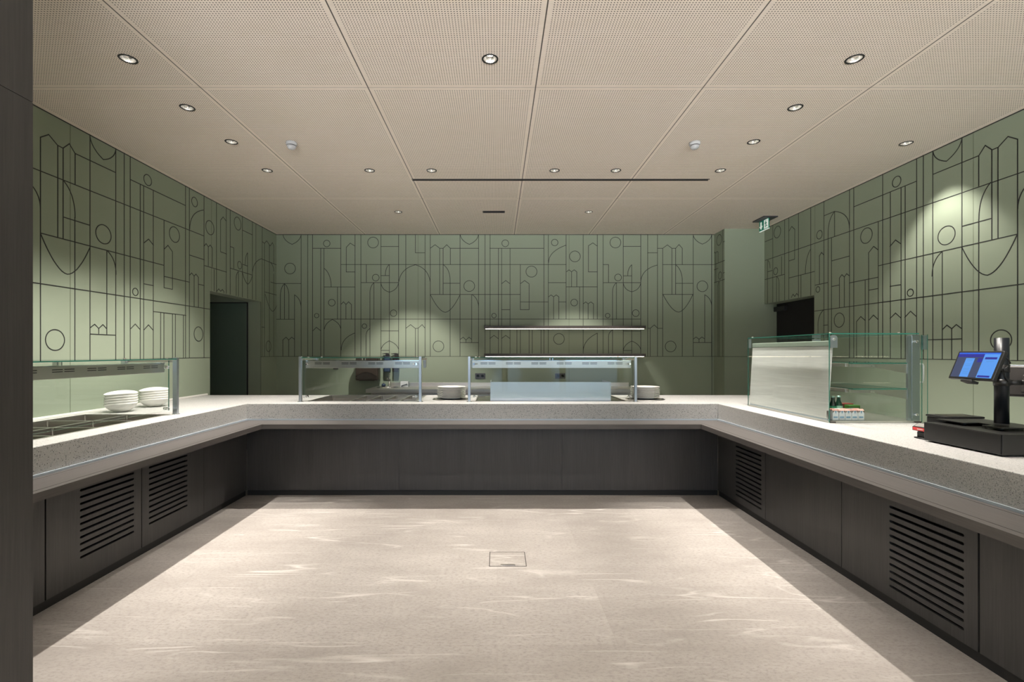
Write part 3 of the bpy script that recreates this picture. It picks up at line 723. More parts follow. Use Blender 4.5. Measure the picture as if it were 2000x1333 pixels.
PAT_RIGHT=[[7190,3350,7190,2200],
[6892,3350,6892,2200],
[6793,3350,6793,2200],
[6576,3350,6576,2200],
[6318,3350,6318,2200],
[7156,3216,7154,3235,7148,3253,7138,3269,7124,3282,7108,3292,7091,3299,7072,3301,7053,3299,7035,3292,7019,3282,7006,3269,6996,3253,6990,3235,6987,3216,6990,3198,6996,3180,7006,3164,7019,3150,7035,3140,7053,3134,7072,3132,7091,3134,7108,3140,7124,3150,7138,3164,7148,3180,7154,3198,7156,3216],
[7396,3148,7190,3148],
[6793,3157,6725,3207,6658,3150,6661,2738],
[6793,2740,6661,2740],
[6063,3350,6063,1390],
[5623,3350,5623,1390],
[5556,3350,5556,1390],
[6202,2952,6200,2964,6196,2975,6190,2985,6182,2994,6171,3000,6160,3004,6148,3005,6136,3004,6125,3000,6115,2994,6106,2985,6100,2975,6096,2964,6095,2952,6096,2940,6100,2929,6106,2918,6115,2910,6125,2904,6136,2900,6148,2898,6160,2900,6171,2904,6182,2910,6190,2918,6196,2929,6200,2940,6202,2952],
[6061,3168,5868,3168],
[5868,3166,5817,3147,5772,3125,5733,3101,5700,3074,5673,3045,5652,3013,5637,2978,5628,2940,5625,2900],
[5876,3166,5899,3149,5920,3130,5937,3110,5952,3086,5964,3061,5973,3033,5980,3003,5984,2971,5986,2936],
[5872,3164,5872,2866],
[5986,2936,5986,1390],
[7392,2862,2600,2862],
[6318,2808,6341,2786,6362,2760,6380,2732,6395,2701,6407,2667,6416,2629,6423,2589,6427,2546,6429,2499],
[6793,2500,6242,2500],
[6523,2499,6523,2200],
[6148,2322,6148,2683,6109,2717,6066,2681],
[5926,2860,5926,1390],
[5926,2576,5629,2576],
[6234,2321,5995,2321],
[6214,2259,6213,2267,6211,2275,6206,2282,6200,2288,6194,2292,6186,2295,6178,2296,6169,2295,6162,2292,6155,2288,6149,2282,6145,2275,6142,2267,6141,2259,6142,2251,6145,2243,6149,2236,6155,2231,6162,2226,6169,2224,6178,2223,6186,2224,6194,2226,6200,2231,6206,2236,6211,2243,6213,2251,6214,2259],
[5789,1991,5789,2345,5748,2379,5707,2346,5669,2378,5629,2349],
[5707,2346,5707,1989],
[5926,2262,5789,2262],
[7317,2847,7305,2838,7295,2828,7286,2816,7278,2804,7272,2790,7267,2775,7264,2758,7262,2740,7261,2721],
[7327,2849,7327,2200],
[7317,2676,7200,2676],
[7167,2651,7166,2662,7162,2673,7156,2683,7147,2691,7137,2697,7126,2701,7115,2703,7103,2701,7092,2697,7082,2691,7074,2683,7068,2673,7064,2662,7063,2651,7064,2639,7068,2628,7074,2618,7082,2610,7092,2604,7103,2600,7115,2598,7126,2600,7137,2604,7147,2610,7156,2618,7162,2628,7166,2639,7167,2651],
[6967,2836,6967,2576],
[7396,2569,6892,2569],
[7091,2562,7091,2200],
[7087,2567,7075,2559,7064,2550,7054,2540,7046,2529,7039,2517,7034,2504,7031,2489,7028,2474,7028,2457],
[7028,2457,7028,2200],
[6731,2217,6731,2228,6696,2261,6656,2225,6615,2262,6581,2232],
[6242,1988,2600,1988],
[6073,1985,6094,1972,6113,1958,6129,1941,6143,1923,6155,1903,6163,1882,6170,1858,6173,1833,6175,1806],
[6175,1806,6175,1390],
[6073,1795,5995,1795],
[5879,1841,5877,1860,5871,1878,5860,1895,5847,1908,5830,1918,5812,1925,5793,1927,5774,1925,5756,1918,5740,1908,5726,1895,5716,1878,5710,1860,5708,1841,5710,1822,5716,1804,5726,1788,5740,1774,5756,1764,5774,1758,5793,1755,5812,1758,5830,1764,5847,1774,5860,1788,5871,1804,5877,1822,5879,1841],
[5139,3350,5139,1390],
[4723,3350,4723,1390],
[4649,3350,4649,1390],
[4548,3350,4548,1390],
[5552,3128,4725,3128],
[5014,3207,5012,3219,5009,3230,5002,3240,4994,3249,4984,3255,4972,3259,4961,3260,4949,3259,4938,3255,4927,3249,4919,3240,4913,3230,4909,3219,4907,3207,4909,3195,4913,3184,4919,3174,4927,3165,4938,3159,4949,3155,4961,3154,4972,3155,4984,3159,4994,3165,5002,3174,5009,3184,5012,3195,5014,3207],
[5039,3124,5039,1390],
[4905,3130,4905,1390],
[4856,3125,4856,1390],
[5199,2863,5199,1390],
[5452,2751,5450,2770,5443,2788,5433,2804,5420,2817,5404,2828,5386,2834,5367,2836,5348,2834,5331,2828,5315,2817,5301,2804,5291,2788,5285,2770,5283,2751,5285,2733,5291,2715,5301,2699,5315,2685,5331,2675,5348,2669,5367,2667,5386,2669,5404,2675,5420,2685,5433,2699,5443,2715,5450,2733,5452,2751],
[5044,2561,4974,2611,4910,2559],
[5334,2553,5334,1390],
[5334,2553,5263,2609,5202,2559],
[5627,2263,5202,2263],
[5383,2259,5383,1390],
[5331,2141,5202,2141],
[5199,2386,3810,2386],
[5044,2143,4910,2143],
[4831,2047,4830,2055,4828,2063,4823,2070,4818,2075,4811,2079,4803,2082,4796,2083,4788,2082,4780,2079,4773,2075,4768,2070,4763,2063,4761,2055,4760,2047,4761,2039,4763,2032,4768,2025,4773,2019,4780,2015,4788,2012,4796,2012,4803,2012,4811,2015,4818,2019,4823,2025,4828,2032,4830,2039,4831,2047],
[5513,1806,5449,1858,5383,1810],
[5513,1806,5513,1390],
[5334,1807,5265,1861,5199,1806],
[5044,1808,4974,1860,4908,1804],
[4861,1807,4793,1863,4730,1808],
[4455,2382,4476,2367,4495,2350,4511,2331,4524,2309,4536,2286,4544,2261,4551,2233,4554,2203,4556,2172],
[4409,3199,4434,3210,4457,3223,4477,3236,4495,3251,4510,3267,4523,3283,4533,3301,4540,3320,4545,3339],
[4409,3199,4382,3211,4358,3223,4336,3237,4317,3252,4301,3267,4287,3284,4277,3302,4269,3321,4263,3341],
[4263,3350,4263,1390],
[4547,3129,4114,3129],
[4114,3129,4060,3193,4003,3132,3955,3133,3879,3187,3805,3132],
[4114,3129,4114,2870],
[4005,3132,4005,2387],
[3956,3133,3956,2389],
[3807,3133,3807,1390],
[4015,2867,4035,2847,4053,2824,4069,2798,4083,2770,4094,2739,4102,2704,4108,2668,4112,2628,4113,2585],
[4114,2586,4114,1390],
[4263,2566,4008,2566],
[3714,2770,3733,2755,3750,2739,3765,2721,3778,2702,3788,2681,3796,2659,3801,2636,3805,2611,3806,2585],
[4495,2522,4493,2541,4487,2559,4476,2575,4463,2588,4447,2598,4429,2604,4411,2606,4392,2604,4374,2598,4358,2588,4345,2575,4335,2559,4328,2541,4326,2522,4328,2503,4335,2486,4345,2470,4358,2456,4374,2446,4392,2440,4411,2438,4429,2440,4447,2446,4463,2456,4476,2470,4487,2486,4493,2503,4495,2522],
[4040,2100,4062,2106,4086,2118,4109,2136,4134,2161,4158,2192,4184,2229,4210,2273,4236,2323,4263,2380],
[4040,2100,4017,2106,3993,2118,3969,2136,3944,2161,3918,2192,3892,2230,3866,2274,3839,2324,3811,2381],
[4451,2378,4451,1390],
[4446,1668,4405,1703,4359,1668,4315,1703,4268,1666],
[4359,1668,4359,1390],
[4618,1574,4268,1574],
[4016,1555,4014,1573,4008,1591,3998,1606,3985,1619,3969,1629,3952,1635,3933,1637,3915,1635,3897,1629,3882,1619,3869,1606,3859,1591,3853,1573,3851,1555,3853,1536,3859,1519,3869,1503,3882,1490,3897,1480,3915,1474,3933,1472,3952,1474,3969,1480,3985,1490,3998,1503,4008,1519,4014,1536,4016,1555]]
PAT_PIL=[[7466,3350,7466,1390],
[7674,3221,7672,3240,7665,3257,7656,3273,7642,3286,7627,3296,7609,3302,7590,3304,7572,3302,7554,3296,7538,3286,7525,3273,7515,3257,7509,3240,7507,3221,7509,3203,7515,3185,7525,3169,7538,3156,7554,3146,7572,3140,7590,3138,7609,3140,7627,3146,7642,3156,7656,3169,7665,3185,7672,3203,7674,3221],
[7795,2865,7406,2865],
[7795,2575,7406,2575],
[7616,2657,7614,2669,7610,2681,7603,2692,7594,2701,7584,2708,7572,2712,7559,2713,7546,2712,7534,2708,7524,2701,7515,2692,7508,2681,7504,2669,7502,2657,7504,2644,7508,2632,7515,2621,7524,2612,7534,2606,7546,2601,7559,2600,7572,2601,7584,2606,7594,2612,7603,2621,7610,2632,7614,2644,7616,2657],
[7466,3158,7406,3158],
[7466,2680,7406,2680],
[7773,3046,7740,3064,7708,3033,7665,3058,7622,3035,7622,2875],
[7708,3033,7708,2577],
[7773,2781,7622,2781],
[7590,2570,7590,1390],
[7590,2570,7599,2563,7607,2556,7614,2548,7620,2539,7624,2528,7628,2517,7631,2506,7632,2493,7633,2479],
[7633,2479,7633,1390]]

# ================================================================== THE ROOM
def strokes(mb, L, plane, val, sgn, w=0.008, mi=1):
    """inlaid black lines on a wall: mitred ribbons along polylines of (u, z) in millimetres"""
    def P(q, h): return (h, q.x, q.y) if plane == 'x' else (q.x, h, q.y)
    for n, flat in enumerate(L):
        h0, h1 = val-0.002*sgn, val+(0.0012+0.00012*(n % 6))*sgn
        p = [Vector((flat[i]/1000, flat[i+1]/1000)) for i in range(0, len(flat), 2)]
        p = [q for k, q in enumerate(p) if k == 0 or (q-p[k-1]).length > 5e-4]
        if len(p) < 2: continue
        closed = (p[0]-p[-1]).length < 0.004 and len(p) > 4
        if closed: p.pop()
        m = len(p); rows = []
        for k in range(m):
            a = p[k]-p[k-1] if (k or closed) else None
            b = p[(k+1) % m]-p[k] if (k < m-1 or closed) else None
            da = (a or b).normalized(); db = (b or a).normalized()
            t = da+db
            if t.length < 0.3: t = da
            t.normalize(); nr = Vector((-t.y, t.x)); s = (w/2)/max(0.35, nr.dot(Vector((-da.y, da.x))))
            ext = (-da*w*0.35 if a is None else db*w*0.35 if b is None else Vector((0, 0)))
            l, r = p[k]+nr*s+ext, p[k]-nr*s+ext
            rows.append([mb.bm.verts.new(P(l, h0)), mb.bm.verts.new(P(l, h1)), mb.bm.verts.new(P(r, h1)), mb.bm.verts.new(P(r, h0))])
        for k in range(m if closed else m-1):
            A, B = rows[k], rows[(k+1) % m]
            for e in range(3):
                f = mb.bm.faces.new([A[e], B[e], B[e+1], A[e+1]]); f.material_index = mi
def seam(mb, plane, val, sgn, u0, u1, z0, z1, mi=2):
    h0, h1 = sorted((val-0.002*sgn, val+0.0008*sgn))
    if plane == 'x': mb.box(h0, h1, u0, u1, z0, z1, mi)
    else: mb.box(u0, u1, h0, h1, z0, z1, mi)
WM = [M['wall'], M['line'], M['seam']]
TOP = CEIL+0.05

# floor
mb = MB(); mb.box(-6.2, 4.7, FRONT_Y-0.2, 8.0, -0.12, 0)
struct('floor', mb, M['floor'])

# ceiling: slab with round cut-outs for the downlights
DL = [(-2.386, 3.126), (-0.046, 3.126), (2.310, 3.126), (-2.40, 3.746), (2.31, 3.746), (-2.393, 4.355), (2.31, 4.355),
      (-2.396, 5.04), (2.327, 5.04), (-1.329, 5.04), (-0.683, 5.04), (0.598, 5.04), (1.238, 5.04), (-1.333, 6.525), (1.237, 6.525)]
DL_HID = [(-2.39, 2.50), (2.31, 2.50), (-0.046, 1.20)]  # unseen lamps: side rows carried on, middle one added to light the floor
WASH = (3.71, 4.387)
DR = 0.043
mb = MB()
mb.plate(rect(-6.2, 4.7, FRONT_Y-0.2, 8.0), [circ(x, y, DR) for x, y in DL+DL_HID+[WASH]], CEIL, CEIL+0.02)
mb.box(-6.2, 4.7, FRONT_Y-0.2, 8.0, CEIL+0.16, CEIL+0.20)
struct('ceiling', mb, M['ceiling'])

# left wall with the door recess
mb = MB()
D1a, D1b, D1h = 5.97, 7.246, 2.215
mb.box(XL-0.184, XL, FRONT_Y, D1a, 0, TOP); mb.box(XL-0.184, XL, D1b, 7.95, 0, TOP); mb.box(XL-0.184, XL, D1a, D1b, D1h, TOP)
strokes(mb, PAT_LEFT, 'x', XL, 1)
seam(mb, 'x', XL, 1, FRONT_Y, D1a, BAND-0.003, BAND+0.003, 1); seam(mb, 'x', XL, 1, D1b, YB, BAND-0.003, BAND+0.003, 1)
seam(mb, 'x', XL, 1, D1b+0.002, D1b+0.010, 0, D1h, 1)
seam(mb, 'x', XL, 1, 2.6, YB, CEIL-0.010, CEIL-0.001, 1)
for u, z1 in ((4.015, CEIL), (5.97-0.004, 0)):
    if z1: seam(mb, 'x', XL, 1, u-0.002, u+0.002, CT, CEIL, 2)
u = 3347.9/(971-410.8); seam(mb, 'x', XL, 1, 6.0-0.002, 6.0+0.002, D1h, CEIL, 2)
struct('wall_left', mb, WM)

# passage beyond the left opening, closed by a flush door facing the room
mb = MB()
mb.box(-5.2, XL-0.184, D1b, D1b+0.15, 0, TOP); mb.box(-5.4, -5.2, 5.0, 7.6, 0, TOP); mb.box(-5.2, XL-0.184, 5.0, 5.15, 0, TOP)
struct('wall_passage', mb, M['wall'])
d1 = thing('door_1', 'green flush door, painted dark teal for the shade, in the passage behind the left wall opening', 'door', (-4.36, D1b, 0))
d1['kind'] = 'structure'
mb = MB(); mb.box(-0.60, 0.612, -0.022, -0.002, 0.005, 2.19, 0, 0.002); obj('leaf', mb, M['teal'], d1)
mb = MB(); mb.box(-0.625, 0.63, -0.012, -0.001, 0.0, 2.205); obj('frame', mb, M['line'], d1)
mb = MB(); mb.tube([(-0.53, -0.022, 1.02), (-0.53, -0.07, 1.02), (-0.42, -0.07, 1.02)], 0.009); obj('door_handle', mb, M['chrome'], d1)

# right wall with the dark doorway
mb = MB()
D2a, D2b, D2h = 6.25, 7.415, 2.195
mb.box(XR, XR+0.189, FRONT_Y, D2a, 0, TOP); mb.box(XR, XR+0.189, D2a, 7.95, D2h, TOP)
strokes(mb, PAT_RIGHT, 'x', XR, -1)
seam(mb, 'x', XR, -1, FRONT_Y, D2a, BAND-0.003, BAND+0.003, 1)
seam(mb, 'x', XR, -1, 2.6, 7.41, CEIL-0.010, CEIL-0.001, 1)
for px in (1901.0,): 
    u = 3870.2/(px-971); seam(mb, 'x', XR, -1, u-0.0015, u+0.0015, 0.3, CEIL, 2)
u = 3870.2/(1591.8-971); seam(mb, 'x', XR, -1, u-0.002, u+0.002, D2h, CEIL, 2)
struct('wall_right', mb, WM)
d2 = thing('door_2', 'black door set back in the opening at the far end of the right wall', 'door', (XR+0.189, 6.83, 0))
d2['kind'] = 'structure'
mb = MB(); mb.box(0.0, 0.05, -0.62, 0.585, 0, 2.3); obj('leaf', mb, M['void'], d2)
mb = MB(); mb.box(-0.06, -0.001, 0.30, 0.565, 2.075, 2.145, 0, 0.006); obj('door_closer', mb, M['black'], d2)

# back wall
mb = MB(); mb.box(XL-0.2, 4.6, YB, YB+0.18, 0, TOP)
strokes(mb, PAT_BACK, 'y', YB, -1)
seam(mb, 'y', YB, -1, XL, 3.49, BAND-0.003, BAND+0.003, 1); seam(mb, 'y', YB, -1, XL, 3.49, CEIL-0.010, CEIL-0.001, 1)
for px in (1111.3, 846.5-30): 
    u = (px-971)/944.4*YB; seam(mb, 'y', YB, -1, u-0.002, u+0.002, 0.0, CEIL, 2)
seam(mb, 'y', YB, -1, 3.445, 3.452, 0, CEIL, 1)
struct('wall_back', mb, WM)

# plain pilaster boxing out the back right corner, patterned on its narrow side
mb = MB(); mb.box(3.485, 4.5, 7.415, YB+0.02, 0, TOP)
strokes(mb, PAT_PIL, 'x', 3.485, -1)
seam(mb, 'x', 3.485, -1, 7.415, YB, BAND-0.003, BAND+0.003, 1); seam(mb, 'y', 7.415, -1, 3.49, 4.28, BAND-0.003, BAND+0.003, 1)
struct('wall_corner', mb, WM)

# dark clad wall end close to the camera on the left
mb = MB(); mb.box(XL, -1.92, 1.40, 2.0, 0, 2.486); mb.box(XL, -1.92, 1.40, 2.0, 2.489, TOP)
mb.box(XL, -1.924, 1.404, 1.996, 2.484, 2.492, 1)
struct('wall_entrance', mb, [M['pillar'], M['line']])

# unseen wall behind the camera, its daylight openings added to light the room
mb = MB()
xs = [-3.8] + [v for w in ADDED_WINDOWS for v in w] + [4.3]
for i in range(0, len(xs), 2): mb.box(xs[i], xs[i+1], FRONT_Y-0.2, FRONT_Y, 0, TOP)
for a, b in ADDED_WINDOWS: mb.box(a, b, FRONT_Y-0.2, FRONT_Y, 0, 0.1); mb.box(a, b, FRONT_Y-0.2, FRONT_Y, 3.2, TOP)
struct('wall_front', mb, M['wall'])
for i, (a, b) in enumerate(ADDED_WINDOWS):
    mb = MB()
    for x0, x1, z0, z1 in ((a, a+.05, .1, 3.2), (b-.05, b, .1, 3.2), (a, b, .1, .16), (a, b, 3.14, 3.2)):
        mb.box(x0, x1, FRONT_Y-0.13, FRONT_Y-0.07, z0, z1)
    struct('added_window_%d' % (i+1), mb, M['black'])

# ================================================================== CEILING FITTINGS
def lamp_builder(name, label, energy, size, blend, group, loc, tilt=(0, 0, 0)):
    t = thing(name, label, 'ceiling light', loc, 0, group)
    mb = MB(); mb.lathe([(0.054, -0.001), (0.0535, -0.004), (0.044, -0.005), (0.0425, 0.0), (0.0425, 0.018)], 32); obj('trim_ring', mb, M['satin'], t)
    mb = MB(); mb.lathe([(0.042, -0.001), (0.0415, 0.008), (0.039, 0.020), (0.034, 0.030), (0.026, 0.034)], 32); obj('reflector', mb, M['reflector'], t)
    mb = MB(); mb.lathe([(0.0, 0.032), (0.028, 0.032), (0.028, 0.06), (0.0, 0.06)], 24); obj('lamp_face', mb, M['lamp'], t)
    ld = bpy.data.lights.new('lamp_light', 'SPOT'); ld.energy = energy; ld.color = SPOT_COL
    ld.spot_size = math.radians(size); ld.spot_blend = blend; ld.shadow_soft_size = 0.018
    lo = bpy.data.objects.new('lamp_light', ld); C.objects.link(lo); lo.parent = t; lo.location = (0, 0, -0.008); lo.rotation_euler = tilt
    return t
DLAB = ['leftmost ceiling downlight of the front row, nearest the dark wall end', 'middle ceiling downlight of the front row, seen most squarely', 'right ceiling downlight of the front row, above the till side',
        'left downlight of the second row from the front', 'right downlight of the second row from the front',
        'left downlight of the third row, left of the left smoke detector', 'right downlight of the third row, just right of the right smoke detector',
        'leftmost of the six downlights just in front of the black ceiling slot', 'rightmost of the six downlights just in front of the black ceiling slot',
        'second from the left of the six downlights in front of the ceiling slot', 'third from the left of the six downlights in front of the ceiling slot',
        'fourth from the left of the six downlights in front of the ceiling slot', 'fifth from the left of the six downlights in front of the ceiling slot',
        'small downlight near the back wall, left of the rectangular ceiling vent', 'small downlight near the back wall, right of the rectangular ceiling vent']
DG = 'recessed downlights'
TS, TB = math.radians(11), math.radians(12)      # adjustable lamps: the side rows lean to the walls, the last pair to the back wall
left = lamp_builder('ceiling_downlight', DLAB[0], SPOT_SIDE_W, 74, 0.65, DG, (*DL[0], CEIL), (0, TS, 0))
right = lamp_builder('ceiling_downlight', DLAB[2], SPOT_SIDE_W, 74, 0.65, DG, (*DL[2], CEIL), (0, -TS, 0))
inner = lamp_builder('ceiling_downlight', DLAB[1], SPOT_W, 84, 0.50, DG, (*DL[1], CEIL))
rear = lamp_builder('ceiling_downlight', DLAB[9], SPOT_REAR_W, 84, 0.50, DG, (*DL[9], CEIL))
last = lamp_builder('ceiling_downlight', DLAB[13], SPOT_BACK_W, 70, 0.5, DG, (*DL[13], CEIL), (TB, 0, 0))
for k in (3, 5, 7): dup(left, (*DL[k], CEIL), DLAB[k], DG)
for k in (4, 6, 8): dup(right, (*DL[k], CEIL), DLAB[k], DG)
for k in (10, 11, 12): dup(rear, (*DL[k], CEIL), DLAB[k], DG)
dup(last, (*DL[14], CEIL), DLAB[14], DG)
for (x, y) in DL_HID: dup(inner if abs(x) < 1 else left if x < 0 else right, (x, y, CEIL), 'unseen downlight added to the rows nearest the entrance, above the frame', 'added unseen downlights above the entrance')
lamp_builder('ceiling_downlight', 'downlight right beside the right wall casting the bright pool on it', WASH_W, 76, 0.6, DG, (*WASH, CEIL), (0, -math.radians(8), 0))

def smoke(x, y, lab):
    t = thing('smoke_detector', lab, 'smoke detector', (x, y, CEIL), 0, 'smoke detectors')
    mb = MB(); mb.lathe([(0.0, 0), (0.047, 0), (0.048, -0.018), (0.045, -0.026), (0.040, -0.028), (0.0, -0.028)], 32); obj('base', mb, M['sensor'], t, normals=True)
    mb = MB(); mb.lathe([(0.0, -0.028), (0.037, -0.028), (0.037, -0.034), (0.0, -0.034)], 32); obj('air_slot', mb, M['black'], t)
    mb = MB(); mb.lathe([(0.0, -0.034), (0.040, -0.034), (0.038, -0.044), (0.030, -0.056), (0.016, -0.063), (0.0, -0.065)], 32); obj('dome', mb, M['sensor'], t, normals=True)
smoke(-1.859, 4.37, 'white smoke detector on the left half of the perforated ceiling'); smoke(1.785, 4.37, 'white smoke detector on the right half of the perforated ceiling')

t = thing('ceiling_slot', 'long black linear slot across the wooden ceiling', 'ceiling slot', (0.694, 5.309, CEIL))
mb = MB(); mb.box(-1.622, 1.622, -0.018, 0.018, -0.004, -0.0005); obj('slot_opening', mb, M['void'], t)
mb = MB(); mb.box(-1.63, 1.63, -0.022, -0.018, -0.006, 0); mb.box(-1.63, 1.63, 0.018, 0.022, -0.006, 0); obj('slot_edge', mb, M['shelf'], t)
t = thing('ceiling_vent', 'small dark rectangular vent in the ceiling near the back wall', 'vent', (-0.045, 6.525, CEIL))
mb = MB(); mb.plate(rect(-0.15, 0.15, -0.045, 0.045), [rect(-0.137, 0.137, -0.033, 0.033)], -0.004, 0); obj('frame', mb, M['shelf'], t)
mb = MB(); mb.box(-0.137, 0.137, -0.033, 0.033, -0.002, 0); obj('opening', mb, M['void'], t)
for k in range(4):
    mb = MB(); y = -0.024+k*0.016; mb.obox((0, y, -0.004), (0.27, 0.010, 0.0015), Matrix.Rotation(0.5, 3, 'X')); obj('louvre', mb, M['socket'], t)

# exit sign hanging below a ceiling plate, parallel to the right wall
t = thing('exit_sign', 'green and white emergency exit sign hanging from the ceiling by the right wall', 'exit sign', (3.79, 6.86, CEIL))
mb = MB(); mb.box(-0.09, 0.11, -0.15, 0.15, -0.016, 0, 0, 0.003); obj('ceiling_plate', mb, M['socket'], t)
mb = MB(); mb.box(-0.006, 0.006, -0.122, 0.122, -0.160, -0.016, 0, 0.002); obj('panel', mb, M['exitg'], t)
mb = MB(); mb.box(-0.007, 0.007, -0.122, 0.122, -0.168, -0.158); obj('lower_edge', mb, M['exitw'], t)
mb = MB(); mb.prism([(0.088, -0.035), (0.088, -0.092), (0.115, -0.092), (0.072, -0.140), (0.029, -0.092), (0.056, -0.092), (0.056, -0.035)], -0.0078, -0.0058, 0, 'x'); obj('arrow', mb, M['exitw'], t)
mb = MB(); mb.box(-0.0078, -0.0058, -0.113, -0.004, -0.148, -0.026)
obj('door_symbol', mb, M['exitw'], t)
mb = MB()
mb.prism(circ(-0.052, -0.048, 0.010, 12), -0.0092, -0.0074, 0, 'x')
for poly in ([(-0.060, -0.060), (-0.040, -0.060), (-0.046, -0.098), (-0.066, -0.094)], [(-0.066, -0.094), (-0.050, -0.094), (-0.036, -0.116), (-0.050, -0.138), (-0.060, -0.134), (-0.052, -0.116)],
             [(-0.056, -0.094), (-0.044, -0.094), (-0.070, -0.122), (-0.092, -0.122), (-0.092, -0.112), (-0.074, -0.112)], [(-0.042, -0.060), (-0.020, -0.076), (-0.026, -0.084), (-0.046, -0.072)], [(-0.060, -0.060), (-0.082, -0.078), (-0.076, -0.086), (-0.060, -0.074)]):
    mb.prism(poly, -0.0092, -0.0074, 0, 'x')
obj('running_figure', mb, M['exitg'], t)

# floor access hatch
HY0, HY1 = 1.453*944.4/418.2, 1.453*944.4/390.0
t = thing('floor_hatch', 'square floor access cover with a steel pull in the middle of the stone floor', 'floor hatch', (0.073, (HY0+HY1)/2, 0))
hw, hd = 0.128, (HY1-HY0)/2
mb = MB(); mb.plate(rect(-hw, hw, -hd, hd), [rect(-hw+0.005, hw-0.005, -hd+0.005, hd-0.005)], 0.0002, 0.0015); obj('frame', mb, M['shelf'], t)
mb = MB(); mb.box(-hw+0.005, hw-0.005, -hd+0.005, hd-0.005, 0.0002, 0.0012); obj('cover', mb, M['floor'], t)
mb = MB(); mb.box(-0.05, 0.05, -hd+0.006, -hd+0.028, 0.0012, 0.0035, 0, 0.001); obj('pull', mb, M['steel'], t)

# ================================================================== COUNTER
def worktop():
    """continuous U-shaped stone top with rectangular cut-outs"""
    regs = [(XL+0.001, LX, 2.02, BY), (XL+0.001, RB, FY, BY), (RX, RB, 1.25, BY)]
    holes = [WELL_L, WELL_B, HOT]
    xs = sorted({v for r in regs+holes for v in r[:2]}); ys = sorted({v for r in regs+holes for v in r[2:]})
    def occ(i, j):
        if not (0 <= i < len(xs)-1 and 0 <= j < len(ys)-1): return False
        x, y = (xs[i]+xs[i+1])/2, (ys[j]+ys[j+1])/2
        ins = lambda r: r[0] < x < r[1] and r[2] < y < r[3]
        return any(ins(r) for r in regs) and not any(ins(h) for h in holes)
    mb = MB(); V = {}
    def v(x, y, z):
        k = (round(x, 5), round(y, 5), round(z, 5))
        if k not in V: V[k] = mb.bm.verts.new(k)
        return V[k]
    for i in range(len(xs)-1):
        for j in range(len(ys)-1):
            if not occ(i, j): continue
            x0, x1, y0, y1 = xs[i], xs[i+1], ys[j], ys[j+1]
            mb.bm.faces.new([v(x0, y0, CT), v(x1, y0, CT), v(x1, y1, CT), v(x0, y1, CT)])
            mb.bm.faces.new([v(x0, y1, SB), v(x1, y1, SB), v(x1, y0, SB), v(x0, y0, SB)])
            if not occ(i-1, j): mb.bm.faces.new([v(x0, y0, SB), v(x0, y0, CT), v(x0, y1, CT), v(x0, y1, SB)])
            if not occ(i+1, j): mb.bm.faces.new([v(x1, y0, SB), v(x1, y1, SB), v(x1, y1, CT), v(x1, y0, CT)])
            if not occ(i, j-1): mb.bm.faces.new([v(x0, y0, SB), v(x1, y0, SB), v(x1, y0, CT), v(x0, y0, CT)])
            if not occ(i, j+1): mb.bm.faces.new([v(x0, y1, SB), v(x0, y1, CT), v(x1, y1, CT), v(x1, y1, SB)])
    bmesh.ops.recalc_face_normals(mb.bm, faces=mb.bm.faces)
    es = [e for e in mb.bm.edges if len(e.link_faces) == 2 and e.calc_face_angle(0) > 0.5 and all(abs(q.co.z-CT) < 1e-4 for q in e.verts)]
    bmesh.ops.bevel(mb.bm, geom=es, offset=0.004, segments=2, profile=0.5, affect='EDGES')
    return mb
WELL_L = (-3.45, -2.757, 2.30, 4.045)
WELL_B = (-2.012, -0.868, 5.17, 5.875)
HOT = (-0.226, 1.372, 5.13, 5.875)
tag(obj('stone_worktop', worktop(), M['stone']), 'continuous U-shaped worktop of pale grey speckled terrazzo with a deep front edge', 'worktop')
mb = MB(); mb.box(XL+0.001, XL+0.016, 2.02, BY, CT, CT+0.020, 0, 0.003)
tag(obj('wall_upstand', mb, M['upstand']), 'thin white strip along the joint of the left worktop and the green wall', 'upstand')

# continuous tray rail, mitred at the corners
tr = tag(bpy.data.objects.new('tray_rail', None), 'grey oak tray rail running along all three sides of the counter', 'tray rail'); C.objects.link(tr)
tr.location = (-0.15, FY, RAIL_B)
def rail_run(side):
    L0 = Vector(tr.location)
    def band(d0, d1):
        if side == 'b': return [(LX+d0, FY-d0), (LX+d1, FY-d1), (RX-d1, FY-d1), (RX-d0, FY-d0)]
        if side == 'l': return [(LX+d0, 2.02), (LX+d1, 2.02), (LX+d1, FY-d1), (LX+d0, FY-d0)]
        return [(RX-d0, 1.25), (RX-d0, FY-d0), (RX-d1, FY-d1), (RX-d1, 1.25)]
    def part(name, d0, d1, z0, z1, m):
        mb = MB(); mb.prism([(a-L0.x, b-L0.y) for a, b in band(d0, d1)], z0-L0.z, z1-L0.z); obj(name, mb, m, tr)
    wm = M['railx'] if side == 'b' else M['raily']
    part('inner_board', 0.012, 0.040, RAIL_B+0.004, RAIL_T, wm)
    part('board', 0.044, RAIL_W-0.046, RAIL_B+0.004, RAIL_T, wm)
    part('edge_board', RAIL_W-0.042, RAIL_W, RAIL_B, RAIL_T, wm)
    part('groove', 0.012, RAIL_W-0.042, RAIL_B+0.002, RAIL_T-0.004, M['line'])
    part('metal_strip', 0.001, 0.011, RAIL_B+0.004, SB-0.0004, M['alu'])
for side in 'lbr': rail_run(side)

